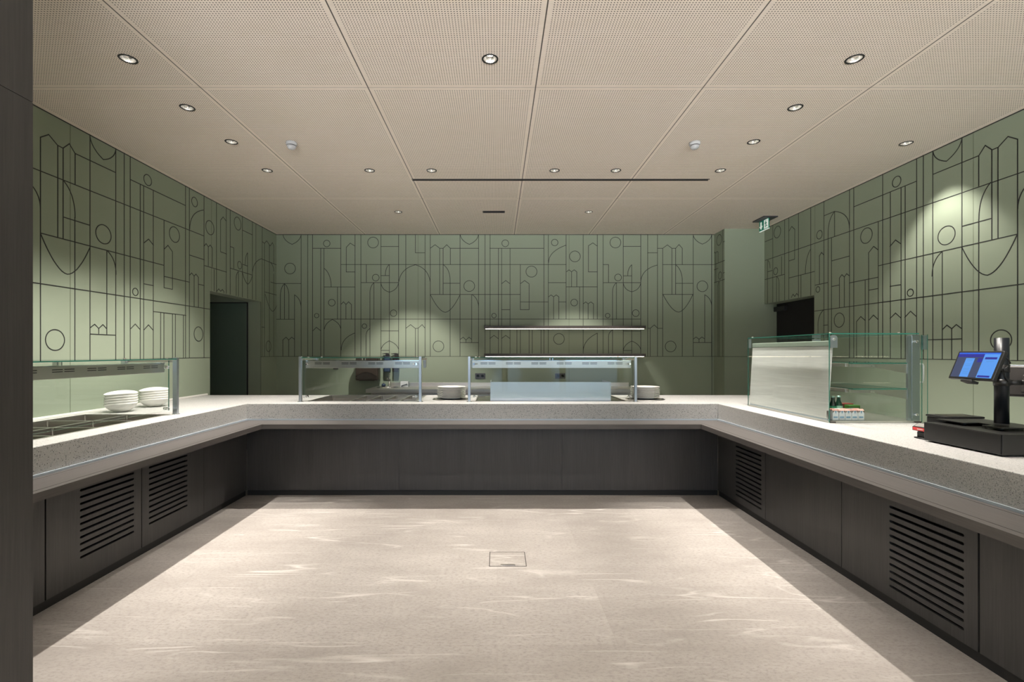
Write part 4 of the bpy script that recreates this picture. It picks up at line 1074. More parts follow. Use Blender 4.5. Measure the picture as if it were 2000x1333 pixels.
# cabinets under the counter; local frame: x along the run, y into the cabinet, z up
def stadium(x0, x1, z, h):
    r = h/2
    return [(x1-r+r*math.sin(a), z-r*math.cos(a)) for a in [PI*k/6 for k in range(7)]] + [(x0+r-r*math.sin(a), z+r*math.cos(a)) for a in [PI*k/6 for k in range(7)]]
def cabinet(label, loc, rotz, width, slots=None, group='counter cabinets', gapL=0.002, gapR=0.002, depth=0.55):
    t = thing('counter_cabinet', label, 'cabinet', loc, rotz, group)
    zt = RAIL_B+0.03
    mb = MB()
    outer = rect(gapL, width-gapR, 0.055, zt)
    holes = [stadium(s0, s1, z, 0.015) for (s0, s1, zs) in [slots] for z in zs] if slots else []
    mb.plate(outer, holes, 0.0, 0.019, 'y'); obj('vented_front' if slots else 'front_panel', mb, M['front'], t)
    mb = MB()
    mb.box(0.002, width-0.002, depth-0.018, depth, 0.05, zt); mb.box(0.002, width-0.002, 0.045, depth-0.018, 0.05, 0.068)
    mb.box(0.002, 0.018, 0.022, depth-0.018, 0.05, zt); mb.box(width-0.018, width-0.002, 0.022, depth-0.018, 0.05, zt)
    obj('carcass', mb, M['void'], t)
    mb = MB(); mb.box(0, width, 0.012, 0.035, 0, 0.05); obj('plinth', mb, M['black'], t)
    return t
ZL = [0.20+0.041*k for k in range(11)]; ZR = [0.122+0.041*k for k in range(12)]
# left run: faces +X; local x runs towards the back wall
for (y0, y1, sl, lab, gl, gr) in (
        (4.19, 4.9096, None, 'plain dark cabinet front at the far end of the left counter run', .002, .0005),
        (3.458, 4.19, (0.072, 0.512, ZL), 'vented dark cabinet of the left counter run, the farther of its two', .004, .002),
        (2.721, 3.458, (0.225, 0.665, ZL), 'vented dark cabinet of the left counter run, the nearer of its two', .005, .004),
        (2.02, 2.721, None, 'plain dark cabinet front on the left, beside the charcoal wall end', .002, .005)):
    cabinet(lab, (LX, y0, 0), PI/2, y1-y0, sl, gapL=gl, gapR=gr)
# right run: faces -X; local x runs towards the camera
for (y0, y1, sl, lab, gl, gr) in (
        (4.9096, 4.039, (0.368, 0.808, ZR), 'vented dark cabinet at the far end of the right counter run', .001, .003),
        (4.039, 3.146, None, 'plain dark cabinet between the two vented ones on the right', .003, .003),
        (3.146, 2.250, (0.383, 0.825, ZR), 'vented dark cabinet of the right counter run nearest the camera', .003, .005),
        (2.250, 1.354, None, 'plain dark cabinet front at the right edge of the picture', .005, .003)):
    cabinet(lab, (RX, y0, 0), -PI/2, y0-y1, sl, gapL=gl, gapR=gr)
for (x0, x1, lab) in ((LX, -0.998, 'left third of the dark panelled back counter front'), (-0.998, 0.66, 'middle third of the dark panelled back counter front'), (0.66, RX, 'right third of the dark panelled back counter front')):
    cabinet(lab, (x0, FY, 0), 0, x1-x0, None, gapL=0.0006, gapR=0.0006)

# ------------------------------------------------------------------ sunken wells and pans
def well(label, r, depth=0.13, lip=0.012):
    x0, x1, y0, y1 = r
    cx, cy = (x0+x1)/2, (y0+y1)/2; a, b = (x1-x0)/2, (y1-y0)/2
    t = thing('food_well', label, 'food well', (cx, cy, CT), 0, 'food wells')
    mb = MB(); mb.plate(rect(-a-lip, a+lip, -b-lip, b+lip), [rect(-a+0.006, a-0.006, -b+0.006, b-0.006)], 0.0003, 0.0025); obj('rim', mb, M['pan'], t)
    mb = MB(); z = -depth
    mb.box(-a+0.003, a-0.003, -b+0.003, b-0.003, z-0.003, z)
    for q in ((-a+0.003, -a+0.005, -b+0.003, b-0.003), (a-0.005, a-0.003, -b+0.003, b-0.003), (-a+0.005, a-0.005, -b+0.003, -b+0.005), (-a+0.005, a-0.005, b-0.005, b-0.003)):
        mb.box(q[0], q[1], q[2], q[3], z, 0.0003)
    obj('tub', mb, M['tub'], t)
    return t
well('long steel food well sunk into the left counter run', WELL_L)
well('steel food well sunk into the back counter behind the left glass guard', WELL_B)
def food_pan(label, x0, x1, y0, y1, depth=0.10, group='steel pans'):
    t = thing('food_pan', label, 'pan', ((x0+x1)/2, (y0+y1)/2, CT-0.001), 0, group)
    a, b = (x1-x0)/2, (y1-y0)/2; f = 0.010; s = 0.012
    mb = MB(); mb.plate(rect(-a, a, -b, b), [rect(-a+f, a-f, -b+f, b-f)], -0.004, -0.002); obj('flange', mb, M['pan'], t)
    mb = MB(); bm = mb.bm
    top = [bm.verts.new((sx*(a-f), sy*(b-f), -0.002)) for sx, sy in ((-1, -1), (1, -1), (1, 1), (-1, 1))]
    bot = [bm.verts.new((sx*(a-f-s), sy*(b-f-s), -depth)) for sx, sy in ((-1, -1), (1, -1), (1, 1), (-1, 1))]
    for i in range(4): bm.faces.new([top[i], bot[i], bot[(i+1) % 4], top[(i+1) % 4]])
    bm.faces.new(bot[::-1]); bmesh.ops.bevel(bm, geom=[e for e in bm.edges if len(e.link_faces) == 2], offset=0.012, segments=3, affect='EDGES')
    obj('bowl', mb, M['tub'], t)
rows = ['first from the far end', 'second from the far end', 'third from the far end', 'fourth from the far end', 'fifth from the far end']
for k in range(5):
    yb = 4.033-0.335*k; ya = max(yb-0.331, 2.312)
    food_pan('steel pan in the wall-side row of the left well, '+rows[k], -3.440, -3.098, ya, yb)
    food_pan('steel pan in the room-side row of the left well, '+rows[k], -3.094, -2.768, ya, yb)
food_pan('wide empty steel pan at the left end of the back well', -2.0, -1.592, 5.182, 5.865, 0.11)
for k in range(4):
    xa = -1.588+0.177*k; nm = ['first', 'second', 'third', 'fourth'][k]
    food_pan('narrow pan, rear row of the back well, %s right of the wide pan' % nm, xa, xa+0.174, 5.415, 5.865)
    food_pan('narrow pan, front row of the back well, %s right of the wide pan' % nm, xa, xa+0.174, 5.182, 5.411)

# glass ceramic plate with its steel splash guard
t = thing('hot_plate', 'flush glass ceramic hot plate in the back counter behind the right glass guard', 'hot plate', ((HOT[0]+HOT[1])/2, (HOT[2]+HOT[3])/2, CT))
a, b = (HOT[1]-HOT[0])/2, (HOT[3]-HOT[2])/2
mb = MB(); mb.box(-a+0.006, a-0.006, -b+0.006, b-0.006, -0.012, -0.003, 0, 0.002); obj('ceramic_plate', mb, M['ceramic'], t)
mb = MB(); mb.plate(rect(-a-0.008, a+0.008, -b-0.008, b+0.008), [rect(-a+0.005, a-0.005, -b+0.005, b-0.005)], 0.0003, 0.003); obj('rim', mb, M['steel'], t)
mb = MB(); mb.box(-a+0.004, a-0.004, -b+0.004, b-0.004, -0.06, -0.013); obj('housing', mb, M['pan'], t)
t = thing('splash_guard', 'upright folded steel splash guard standing on the hot plate', 'splash guard', (0.572, 5.18, CT-0.0025))
mb = MB(); mb.box(-0.645, 0.645, -0.004, 0.004, 0, 0.206); obj('front_sheet', mb, M['splash'], t)
mb = MB(); mb.box(-0.645, -0.638, 0.004, 0.40, 0, 0.206); obj('side_sheet', mb, M['splash'], t)
mb = MB(); mb.box(0.638, 0.645, 0.004, 0.40, 0, 0.206); obj('side_sheet', mb, M['splash'], t)
mb = MB(); mb.box(-0.645, 0.645, -0.012, -0.004, 0.200, 0.206); mb.box(0.630, 0.645, -0.006, -0.004, 0, 0.2); obj('folded_edge', mb, M['splash'], t)

# ------------------------------------------------------------------ glass guards; local x along the guard, -y towards the guests
def glass_guard(label, loc, rotz, length, nslots):
    t = thing('glass_guard', label, 'glass guard', loc, rotz, 'glass guards')
    h = length/2; H = 1.411-CT
    for s in (-1, 1):
        mb = MB(); mb.box(s*h-0.0125, s*h+0.0125, -0.019, 0.019, 0, H, 0, 0.0015); p = obj('post', mb, M['steelv'], t)
        mb = MB(); mb.lathe([(0.0, 0.004), (0.030, 0.004), (0.031, 0.0), (0.0, 0.0)], 24, (s*h, 0, 0)); obj('foot_plate', mb, M['chrome'], p, normals=True)
        mb = MB(); mb.box(s*h-0.008, s*h+0.008, 0.019, 0.43, H-0.042, H-0.020, 0, 0.002); obj('arm', mb, M['steely'], t)
        xe = s*h - s*0.03
        mb = MB(); mb.box(min(xe, s*h), max(xe, s*h), 0.40, 0.44, H-0.13, H-0.018, 0, 0.002); obj('arm_bracket', mb, M['steelv'], t)
    g0, g1 = -h+0.0145, h-0.0145
    mb = MB(); mb.box(g0, g1, 0.045, 0.053, 0.035, H-0.026, 0); mb.bm.normal_update()
    for f in mb.bm.faces:
        if abs(f.normal.y) < 0.5: f.material_index = 1
    o = obj('front_glass', mb, [M['glass'], M['edge']], t)
    mb = MB(); mb.box(g0, g1, -0.018, 0.44, H-0.017, H-0.009, 0); mb.bm.normal_update()
    for f in mb.bm.faces:
        if abs(f.normal.z) < 0.5: f.material_index = 1
    obj('top_glass', mb, [M['glass'], M['edge']], t)
    # light beam with paired slots
    z0, z1 = 1.286-CT, 1.366-CT; y0, y1 = 0.075, 0.165
    mb = MB(); mb.box(g0+0.012, g1-0.012, y0, y1, z0, z1, 0, 0.003)
    n = nslots; step = (length-0.12)/n
    for k in range(n):
        xc = -h+0.06+step*(k+0.5)
        for dx in (-0.043, 0.043):
            for dz in (0.004, 0.018): mb.box(xc+dx-0.037, xc+dx+0.037, y0-0.001, y0+0.002, (z0+z1)/2+dz-0.0025, (z0+z1)/2+dz+0.0025, 1)
    obj('light_beam', mb, [M['steel'], M['void']], t)
    mb = MB(); mb.box(g0+0.012, g1-0.012, y0-0.006, y0-0.0005, z1-0.002, z1+0.004); obj('beam_edge', mb, M['chrome'], t)
    for x in (g0+0.035, g1-0.035):
        for zz in (0.055, (z0+z1)/2+0.005):
            mb = MB(); mb.cyl((x, 0.028, zz), 0.012, 0.017, 'y', 20); mb.cyl((x, 0.053, zz), 0.012, 0.012, 'y', 20); mb.tube([(x, 0.036, zz), (x-math.copysign(0.034, x), 0.0, zz)], 0.005); obj('glass_clamp', mb, M['chrome'], t)
        for yy in (0.03, 0.36):
            mb = MB(); mb.lathe([(0.0, H-0.002), (0.010, H-0.003), (0.012, H-0.009)], 16, (x+math.copysign(0.02, -x)*(1 if yy < 0.1 else 2.2), yy, 0)); obj('screw_cap', mb, M['chrome'], t)
    mb = MB(); mb.box(-0.020, -0.010, 0.10, 0.13, z1, H-0.017); mb.box(0.010, 0.020, 0.10, 0.13, z1, H-0.017); obj('hanger', mb, M['chrome'], t)
    return t
glass_guard('glass guard on the back counter over the steel pans, left of the plate stack', (-1.442, 5.10, CT), 0, 1.264, 4)
glass_guard('glass guard on the back counter over the hot plate, between the plate stacks', (0.582, 5.10, CT), 0, 1.752, 6)
glass_guard('glass guard on the left counter run above the long food well', (-2.705, 3.10, CT), PI/2, 1.94, 7)

# ------------------------------------------------------------------ plates, bowls
def plate_stack(x, y, where, n):
    t = thing('plate_dispenser', 'round steel plate dispenser collar under the %s plate stack' % where, 'plate dispenser', (x, y, CT), 0, 'plate dispensers')
    mb = MB(); mb.lathe([(0.165, 0.0006), (0.212, 0.0006), (0.211, 0.004), (0.168, 0.006), (0.165, 0.0006)], 48); obj('collar', mb, M['pan'], t, normals=True)
    mb = MB(); mb.lathe([(0.0, 0.0006), (0.164, 0.0006), (0.164, 0.003), (0.0, 0.003)], 48); obj('lift_plate', mb, M['socket'], t, normals=True)
    for s in (-1, 1):
        mb = MB(); mb.cyl((s*0.188, -0.03, 0.004), 0.012, 0.006); obj('guide_knob', mb, M['black'], t)
    p0 = None; z0 = CT+0.0065
    for k in range(n):
        z = z0 + k*0.0142
        lab = '%s white dinner plate of the %s stack on the back counter' % (['lowest', 'second from the bottom', 'third from the bottom', 'fourth from the bottom', 'middle', 'fourth from the top', 'third from the top', 'second from the top', 'topmost'][k], where)
        if p0 is None:
            mb = MB(); mb.lathe([(0, 0.003), (0.095, 0.003), (0.108, 0.006), (0.156, 0.0185), (0.1585, 0.0215), (0.156, 0.0225), (0.105, 0.0105), (0.092, 0.008), (0, 0.008)], 56)
            mb.lathe([(0.092, 0.003), (0.095, 0.0), (0.100, 0.0), (0.103, 0.0045)], 56)
            p0 = tag(obj('dinner_plate', mb, M['white'], normals=False), lab, 'plate', 'dinner plates in the %s stack' % where); p0.location = (x, y, z); o = p0
        else:
            o = p0.copy(); C.objects.link(o); o.location = (x, y, z); o['label'] = lab
plate_stack(-0.509, 5.397, 'left', 9)
plate_stack(1.649, 5.397, 'right', 9)

def bowl_mesh():
    def wave(a, r, z): return (0.0085*math.cos(a-1.45) + 0.005*math.cos(2*(a-2.23)))*max(0, (z-0.03)/0.05)
    prof = [(0, 0.004), (0.045, 0.004), (0.047, 0.0), (0.052, 0.0), (0.055, 0.006), (0.085, 0.022), (0.106, 0.045), (0.117, 0.068), (0.121, 0.080), (0.119, 0.082), (0.113, 0.068), (0.101, 0.046), (0.080, 0.026), (0.05, 0.012), (0, 0.010)]
    mb = MB(); mb.lathe(prof, 64, mod=wave); return mb
b0 = None
for (x, y, where) in ((-3.305, 4.25, 'left'), (-3.30, 4.655, 'right')):
    for k in range(5):
        lab = '%s white wavy-rimmed bowl of the %s bowl stack on the left counter' % (['lowest', 'second from the bottom', 'middle', 'second from the top', 'topmost'][k], where)
        if b0 is None: b0 = obj('serving_bowl', bowl_mesh(), M['white']); o = b0
        else: o = b0.copy(); C.objects.link(o)
        tag(o, lab, 'bowl', 'bowls in the %s stack' % where); o.location = (x, y, CT+0.0005+0.0215*k); o.rotation_euler = (0, 0, 0.05*((k*7) % 5-2))

# ------------------------------------------------------------------ back wall fittings
def wall_shelf(label, zt):
    t = thing('wall_shelf', label, 'shelf', (1.046, YB, zt), 0, 'wall shelves with light strips')
    mb = MB(); mb.box(-1.247, 1.247, -0.318, -0.002, -0.044, 0, 0, 0.002); obj('board', mb, M['shelf'], t)
    mb = MB(); mb.box(-1.225, 1.225, -0.285, -0.262, -0.052, -0.0442, 0); obj('light_strip', mb, M['led'], t)
wall_shelf('dark upper wall shelf with a glowing light strip underneath', 1.867)
wall_shelf('dark lower wall shelf with a glowing light strip, just above the glass guard', 1.437)

t = thing('sink_worktop', 'long stainless steel sink worktop along the back wall', 'worktop', (0.09, YB, 0))
mb = MB(); mb.plate(rect(-2.02, 2.02, -0.665, -0.025), [circ(-1.77, -0.30, 0.16, 32)], 0.875, 0.913); mb.box(-2.02, 2.02, -0.668, -0.640, 0.862, 0.913, 0, 0.002); obj('steel_top', mb, M['steel'], t)
mb = MB(); mb.box(-1.80, 2.02, -0.024, -0.002, 0.85, 0.972, 0, 0.002); obj('splashback', mb, M['steel'], t)
mb = MB(); mb.box(-1.96, 1.98, -0.60, -0.03, 0.10, 0.85); obj('base_cabinet', mb, M['steel'], t)
for k in range(5):
    mb = MB(); x0 = -1.955+k*0.787; mb.box(x0+0.003, x0+0.784, -0.62, -0.601, 0.11, 0.845, 0, 0.002); d = obj('door', mb, M['steel'], t)
    mb = MB(); mb.tube([(x0+0.25, -0.62, 0.80), (x0+0.25, -0.645, 0.80), (x0+0.53, -0.645, 0.80), (x0+0.53, -0.62, 0.80)], 0.006); obj('door_handle', mb, M['chrome'], d)
mb = MB(); mb.lathe([(0.158, 0.913), (0.175, 0.914), (0.176, 0.918), (0.160, 0.920), (0.155, 0.90), (0.14, 0.865), (0.05, 0.853), (0, 0.853)], 40, (-1.77, -0.30, 0)); obj('sink_basin', mb, M['chrome'], t)
mb = MB(); mb.box(-1.96, 1.98, -0.58, -0.05, 0, 0.10); obj('plinth', mb, M['black'], t)

t = thing('mixer_tap', 'tall chrome mixer tap on the sink worktop below the soap dispensers', 'tap', (-1.71, 7.678, 0.9135))
mb = MB(); mb.lathe([(0, 0), (0.026, 0), (0.026, 0.012), (0.019, 0.018), (0.017, 0.10), (0.0, 0.102)], 20); obj('body', mb, M['chrome'], t, normals=True)
mb = MB(); mb.tube([(0, 0, 0.09), (0, -0.004, 0.125), (0, -0.03, 0.15), (0, -0.09, 0.155), (0, -0.15, 0.135), (0, -0.155, 0.115)], [0.016, 0.015, 0.013, 0.012, 0.011, 0.011]); obj('spout', mb, M['chrome'], t)
mb = MB(); mb.tube([(0, 0.0, 0.145), (0.004, 0.01, 0.19), (0.012, -0.02, 0.205)], [0.008, 0.008, 0.006]); obj('lever', mb, M['chrome'], t)
t = thing('sink_strainer', 'small dark ball-shaped plug beside the tap', 'plug', (-1.80, 7.675, 0.9135))
mb = MB(); mb.lathe([(0, 0), (0.024, 0), (0.034, 0.014), (0.030, 0.036), (0.014, 0.048), (0, 0.05)], 20); obj('ball', mb, M['bluep'], t, normals=True)
mb = MB(); mb.cyl((0, 0, 0.049), 0.006, 0.012); obj('knob', mb, M['chrome'], t)
t = thing('steel_caddy', 'small pale open box on the sink worktop right of the tap', 'caddy', (-1.455, 7.625, 0.9135))
mb = MB()
for q in ((-.06, .06, -.05, -.046, 0, .085), (-.06, .06, .046, .05, 0, .085), (-.06, -.056, -.046, .046, 0, .085), (.056, .06, -.046, .046, 0, .085), (-.056, .056, -.046, .046, 0, .004)): mb.box(*q)
obj('box', mb, M['plastic'], t)
mb = MB(); mb.obox((0.0, -0.053, 0.03), (0.10, 0.004, 0.014), Matrix.Rotation(-0.35, 3, 'Y')); obj('handle_strap', mb, M['shelf'], t)

def prof_box(w, h, d, name, m, parent, bev=0.02):
    mb = MB(); mb.box(-w/2, w/2, -d, -0.002, 0, h, 0, bev, 3); return obj(name, mb, m, parent)
t = thing('towel_dispenser', 'brown paper towel dispenser on the back wall left of the soap dispensers', 'towel dispenser', (-2.045, YB, 1.012))
prof_box(0.352, 0.36, 0.20, 'body', M['brown'], t)
mb = MB(); n = 14
top = [(-0.165+0.33*i/n, 0.075+0.062*math.sin(PI*i/n)) for i in range(n+1)]
mb.prism([(-0.165, 0.345), (-0.165, 0.075)] + top[1:-1] + [(0.165, 0.075), (0.165, 0.345)], -0.212, -0.198, 0, 'y'); obj('upper_cover', mb, M['brown'], t)
mb = MB(); mb.prism([(0.16, 0.028), (0.16, 0.066)] + [(x*0.97, z-0.008) for x, z in top[::-1]] + [(-0.16, 0.028)], -0.206, -0.198, 0, 'y'); obj('lower_window', mb, M['brown2'], t)
mb = MB(); mb.box(-0.12, 0.12, -0.19, -0.14, -0.003, 0.002); obj('towel_slot', mb, M['void'], t)
def soap(x, lab, m):
    t = thing('soap_dispenser', lab, 'soap dispenser', (x, YB, 1.146), 0, 'soap dispensers')
    prof_box(0.098, 0.245, 0.085, 'holder', m, t, 0.012)
    mb = MB(); mb.lathe([(0, 0), (0.034, 0), (0.036, 0.02), (0.036, 0.15), (0.024, 0.19), (0.012, 0.20), (0, 0.20)], 20, (0, -0.045, 0.06)); obj('bottle', mb, M['capg'] if m == M['bluep'] else M['redl'], t, normals=True)
    mb = MB(); mb.prism([(-0.02, 0.243), (0.042, 0.243), (0.030, 0.292), (-0.010, 0.300), (-0.075, 0.288), (-0.073, 0.280), (-0.022, 0.280)], -0.075, -0.02, 0, 'y'); obj('pump_lever', mb, M['black'], t)
soap(-1.755, 'dark blue soap dispenser with a black lever, left of the pair', M['bluep']); soap(-1.615, 'brown soap dispenser with a black lever, right of the pair', M['brown2'])
def outlet(px, z, lab, n=2):
    x = (px-971)/944.4*YB
    t = thing('wall_socket', lab, 'socket', (x, YB, z), 0, 'wall sockets')
    w = 0.0815*n
    mb = MB(); mb.box(-w/2, w/2, -0.011, -0.001, -0.043, 0.043, 0, 0.003); obj('frame', mb, M['socket'], t)
    for k in range(n):
        cx = (k-(n-1)/2)*0.076
        mb = MB(); mb.lathe([(0.0, 0), (0.020, 0), (0.023, 0.004), (0.025, 0.0042), (0.025, 0.0)], 20); 
        tmp = MB(); tmp.merge(mb, Matrix.Translation((cx, -0.011, 0)) @ Matrix.Rotation(PI/2, 4, 'X')); obj('socket_insert', tmp, M['black'], t)
outlet(938, 1.077, 'double wall socket above the sink worktop near the left end of the shelves'); outlet(1094, 1.077, 'double wall socket above the sink worktop below the shelf middle'); outlet(656, 1.225, 'single dark wall socket left of the towel dispenser', 1)

# ================================================================== DISPLAY CASE (right counter run)
CX0, CX1, CY0, CY1 = 2.446, 3.132, 3.566, 4.720
CZ, CH = CT, 0.662
dc = thing('display_case', 'glass display case with two shelves on the right counter run', 'display case', ((CX0+CX1)/2, (CY0+CY1)/2, CZ))
o_ = Vector(dc.location)
def lb(x0, x1, y0, y1, z0, z1, name, m, bev=0.0, parent=None, edge=None):
    mb = MB(); mb.box(x0-o_.x, x1-o_.x, y0-o_.y, y1-o_.y, z0, z1, 0, bev)
    mats = [m]
    if edge is not None:
        mb.bm.normal_update(); mats = [m, M['edge']]
        for f in mb.bm.faces:
            if abs(f.normal[edge]) < 0.5: f.material_index = 1
    return obj(name, mb, mats, parent or dc)
lb(CX0+0.004, CX1-0.004, CY0+0.004, CY1-0.004, 0.0005, 0.014, 'base_plate', M['steely'])
lb(CX0, CX0+0.006, CY0, CY1, 0.004, CH-0.008, 'front_glass', M['glass'], edge=0)
lb(CX0+0.007, CX1+0.045, CY0, CY0+0.006, 0.004, CH-0.008, 'side_glass', M['glass'], edge=1)
lb(CX0+0.007, CX1, CY1-0.006, CY1, 0.004, CH-0.008, 'side_glass', M['glass'], edge=1)
lb(CX0, CX1-0.02, CY0, CY1, CH-0.007, CH+0.001, 'top_glass', M['glass'], edge=2)
dr = lb(CX1+0.008, CX1+0.014, CY0+0.012, CY1-0.01, 0.006, CH-0.012, 'rear_door', M['glass'], edge=0)
mb = MB(); x, y = CX1+0.014-o_.x, CY0+0.035-o_.y
mb.tube([(x, y, 0.295), (x+0.022, y, 0.298), (x+0.028, y, 0.31), (x+0.028, y, 0.42), (x+0.022, y, 0.432), (x, y, 0.435)], 0.006); obj('door_handle', mb, M['plastic'], dr)
for yy in (CY0+0.010, CY1-0.052):
    p = lb(CX1-0.066, CX1-0.006, yy, yy+0.042, 0.012, CH-0.012, 'post', M['steelv'], 0.002)
    if yy < 4:
        for zz in (0.062, 0.60):
            mb = MB(); mb.cyl((CX1-0.038-o_.x, CY0-0.008-o_.y, zz), 0.009, 0.018, 'y', 18); obj('screw', mb, M['chrome'], p)
lb(CX1-0.092, CX1-0.068, CY0+0.012, CY0+0.030, 0.012, CH-0.02, 'door_rail', M['steelv'])
# inner uprights and shelves
lb(2.86, 2.885, CY1-0.06, CY1-0.03, 0.014, CH-0.10, 'upright', M['steelv'])
lb(2.825, 2.850, CY1-0.05, CY1-0.03, 0.014, CH-0.10, 'upright', M['steel'])
for z in (0.436, 0.245):
    lb(2.64, 3.055, CY0+0.02, CY1-0.02, z, z+0.008, 'glass_shelf', M['glass'], edge=2)
    lb(2.598, 2.625, CY0+0.045, CY1-0.03, z-0.022, z+0.004, 'shelf_front_rail', M['steely'], 0.002)
    for yy in (CY0+0.022, CY1-0.03):
        mb = MB(); mb.prism([(3.062-o_.x, z-0.075), (3.062-o_.x, z-0.002), (2.62-o_.x, z-0.002), (2.62-o_.x, z-0.022), (2.80-o_.x, z-0.028)], yy-o_.y, yy+0.005-o_.y, 0, 'y'); br = obj('shelf_bracket', mb, M['steel'], dc)
        if yy < 4:
            for xx in (2.775, 2.792):
                mb = MB(); mb.cyl((xx-o_.x, yy-0.004-o_.y, z-0.015), 0.0035, 0.005, 'y', 10); obj('screw', mb, M['chrome'], br)
    lb(2.63, 2.80, CY0+0.40, CY0+0.43, z-0.03, z-0.012, 'shelf_lamp', M['steel'])
# corner clamps
mb = MB(); cx = 2.480-o_.x; zc = CH-0.065
mb.prism([(cx-0.026, zc-0.042), (cx+0.026, zc-0.042), (cx+0.026, zc+0.03)] + [(cx+0.026*math.cos(a), zc+0.03+0.022*math.sin(a)) for a in [PI*k/8 for k in range(1, 8)]] + [(cx-0.026, zc+0.03)], CY0-0.006-o_.y, CY0+0.012-o_.y, 0, 'y')
cl = obj('corner_clamp', mb, M['steelv'], dc)
mb = MB(); mb.cyl((cx, CY0-0.013-o_.y, zc+0.02), 0.009, 0.012, 'y', 18); obj('screw', mb, M['chrome'], cl)
for (xx, yy) in ((2.470, CY0+0.02), (2.478, CY1-0.03), (2.98, CY0+0.02)):
    mb = MB(); mb.lathe([(0, CH+0.010), (0.009, CH+0.009), (0.012, CH+0.001)], 16, (xx-o_.x, yy-o_.y, 0)); obj('top_screw', mb, M['chrome'], dc)
lb(2.449, 2.470, CY1-0.02, CY1-0.004, CH-0.10, CH-0.012, 'far_clamp', M['steelv'])
lb(CX1+0.016, CX1+0.046, CY0+0.0065, CY0+0.03, CH-0.12, CH-0.015, 'door_hinge', M['steelv'])
lb(CX1-0.052, CX1-0.006, CY0-0.004, CY0+0.008, 0.0005, 0.012, 'foot', M['shelf'])
lb(CX0+0.01, CX0+0.05, CY0-0.004, CY0+0.008, 0.0005, 0.010, 'foot', M['shelf'])
# pale sheet leaning behind the front glass, and the roller strip above it
mb = MB(); bm = mb.bm
def shv(x, y, z): return bm.verts.new((x-o_.x, y-o_.y, z))
A = [shv(CX0+0.010, CY0+0.03, 0.026), shv(CX0+0.010, CY1-0.012, 0.026), shv(CX0+0.034, CY1-0.025, 0.566), shv(CX0+0.034, CY0+0.012, 0.566)]
B = [shv(CX0+0.014, CY0+0.03, 0.026), shv(CX0+0.014, CY1-0.012, 0.026), shv(CX0+0.038, CY1-0.025, 0.566), shv(CX0+0.038, CY0+0.012, 0.566)]
bm.faces.new(A); bm.faces.new(B[::-1])
for i in range(4): bm.faces.new([A[i], B[i], B[(i+1) % 4], A[(i+1) % 4]])
obj('frosted_sheet', mb, M['frost'], dc, normals=True)
lb(CX0+0.030, CX0+0.046, CY0+0.012, CY1-0.025, 0.568, 0.608, 'roller_housing', mat('pale green housing', (0.36, 0.42, 0.36), 0.35), 0.004)
lb(CX0+0.008, CX0+0.024, CY0+0.03, CY1-0.02, 0.0145, 0.024, 'bottom_rail', M['alu'])
mb = MB(); mb.cyl((CX0+0.02-o_.x, CY0+0.035-o_.y, 0.026), 0.010, 0.06, 'z', 14); obj('rail_knob', mb, M['brown'], dc)

# contents
FL = CT+0.0145
def bottle(x, y, lab, lm, capm):
    t = thing('green_bottle', lab, 'bottle', (x, y, FL), 0, 'bottles in the display case')
    q = 0.85
    mb = MB(); mb.lathe([(a*q, c*q) for a, c in [(0, 0), (0.029, 0), (0.031, 0.005), (0.031, 0.095), (0.027, 0.118), (0.016, 0.145), (0.0135, 0.172), (0.015, 0.176), (0.015, 0.183), (0, 0.183)]], 24); obj('glass_body', mb, M['bottle'], t, normals=True)
    mb = MB(); mb.lathe([(0.0318*q, 0.045*q), (0.0318*q, 0.10*q)], 24); obj('paper_label', mb, lm, t)
    mb = MB(); mb.lathe([(a*q, c*q) for a, c in [(0.0165, 0.176), (0.0165, 0.186), (0.0145, 0.190), (0, 0.190)]], 20); obj('cap', mb, capm, t)
bottle(2.592, 3.86, 'green bottle in the display case, partly behind the frosted sheet', M['labely'], M['cartonb'])
bottle(2.652, 3.82, 'green bottle with a bright green label, middle of the three', M['labelg'], M['capg'])
bottle(2.712, 3.84, 'green bottle with a pale label, rightmost of the three', M['labelp'], M['capg'])
def carton(x, y, lab, top):
    t = thing('drink_carton', lab, 'carton', (x, y, FL), 0, 'drink cartons in the display case')
    mb = MB(); mb.box(-0.0225, 0.0225, -0.018, 0.018, 0, 0.073, 0, 0.002); obj('box', mb, M['carton'], t)
    mb = MB(); mb.prism([(-0.018, 0.073), (0.018, 0.073), (0.003, 0.084), (-0.003, 0.084)], -0.0225, 0.0225, 0, 'x'); obj('folded_top', mb, top, t)
    mb = MB(); mb.prism([(-0.008, 0.071), (0.008, 0.071), (0.0, 0.048)], -0.0186, -0.0179, 0, 'y'); mb.box(-0.017, 0.014, -0.0186, -0.0179, 0.018, 0.030); obj('blue_print', mb, M['cartonb'], t)
    mb = MB(); mb.prism([(-0.0215, 0.072), (-0.009, 0.072), (-0.0215, 0.055)], -0.0186, -0.0179, 0, 'y'); mb.prism([(0.0215, 0.072), (0.0215, 0.055), (0.009, 0.072)], -0.0186, -0.0179, 0, 'y'); obj('brown_print', mb, M['cartond'], t)
nth = ['first', 'second', 'third', 'fourth', 'fifth']
for k in range(5):
    carton(2.517+0.0475*k, 3.612, 'pale grey drink carton in the front row, %s from the frosted sheet' % nth[k], M['cartonp'])
    carton(2.517+0.0475*k, 3.652, 'pale grey drink carton in the second row, %s from the frosted sheet' % nth[k], M['carton'] if k % 2 else M['cartonp'])
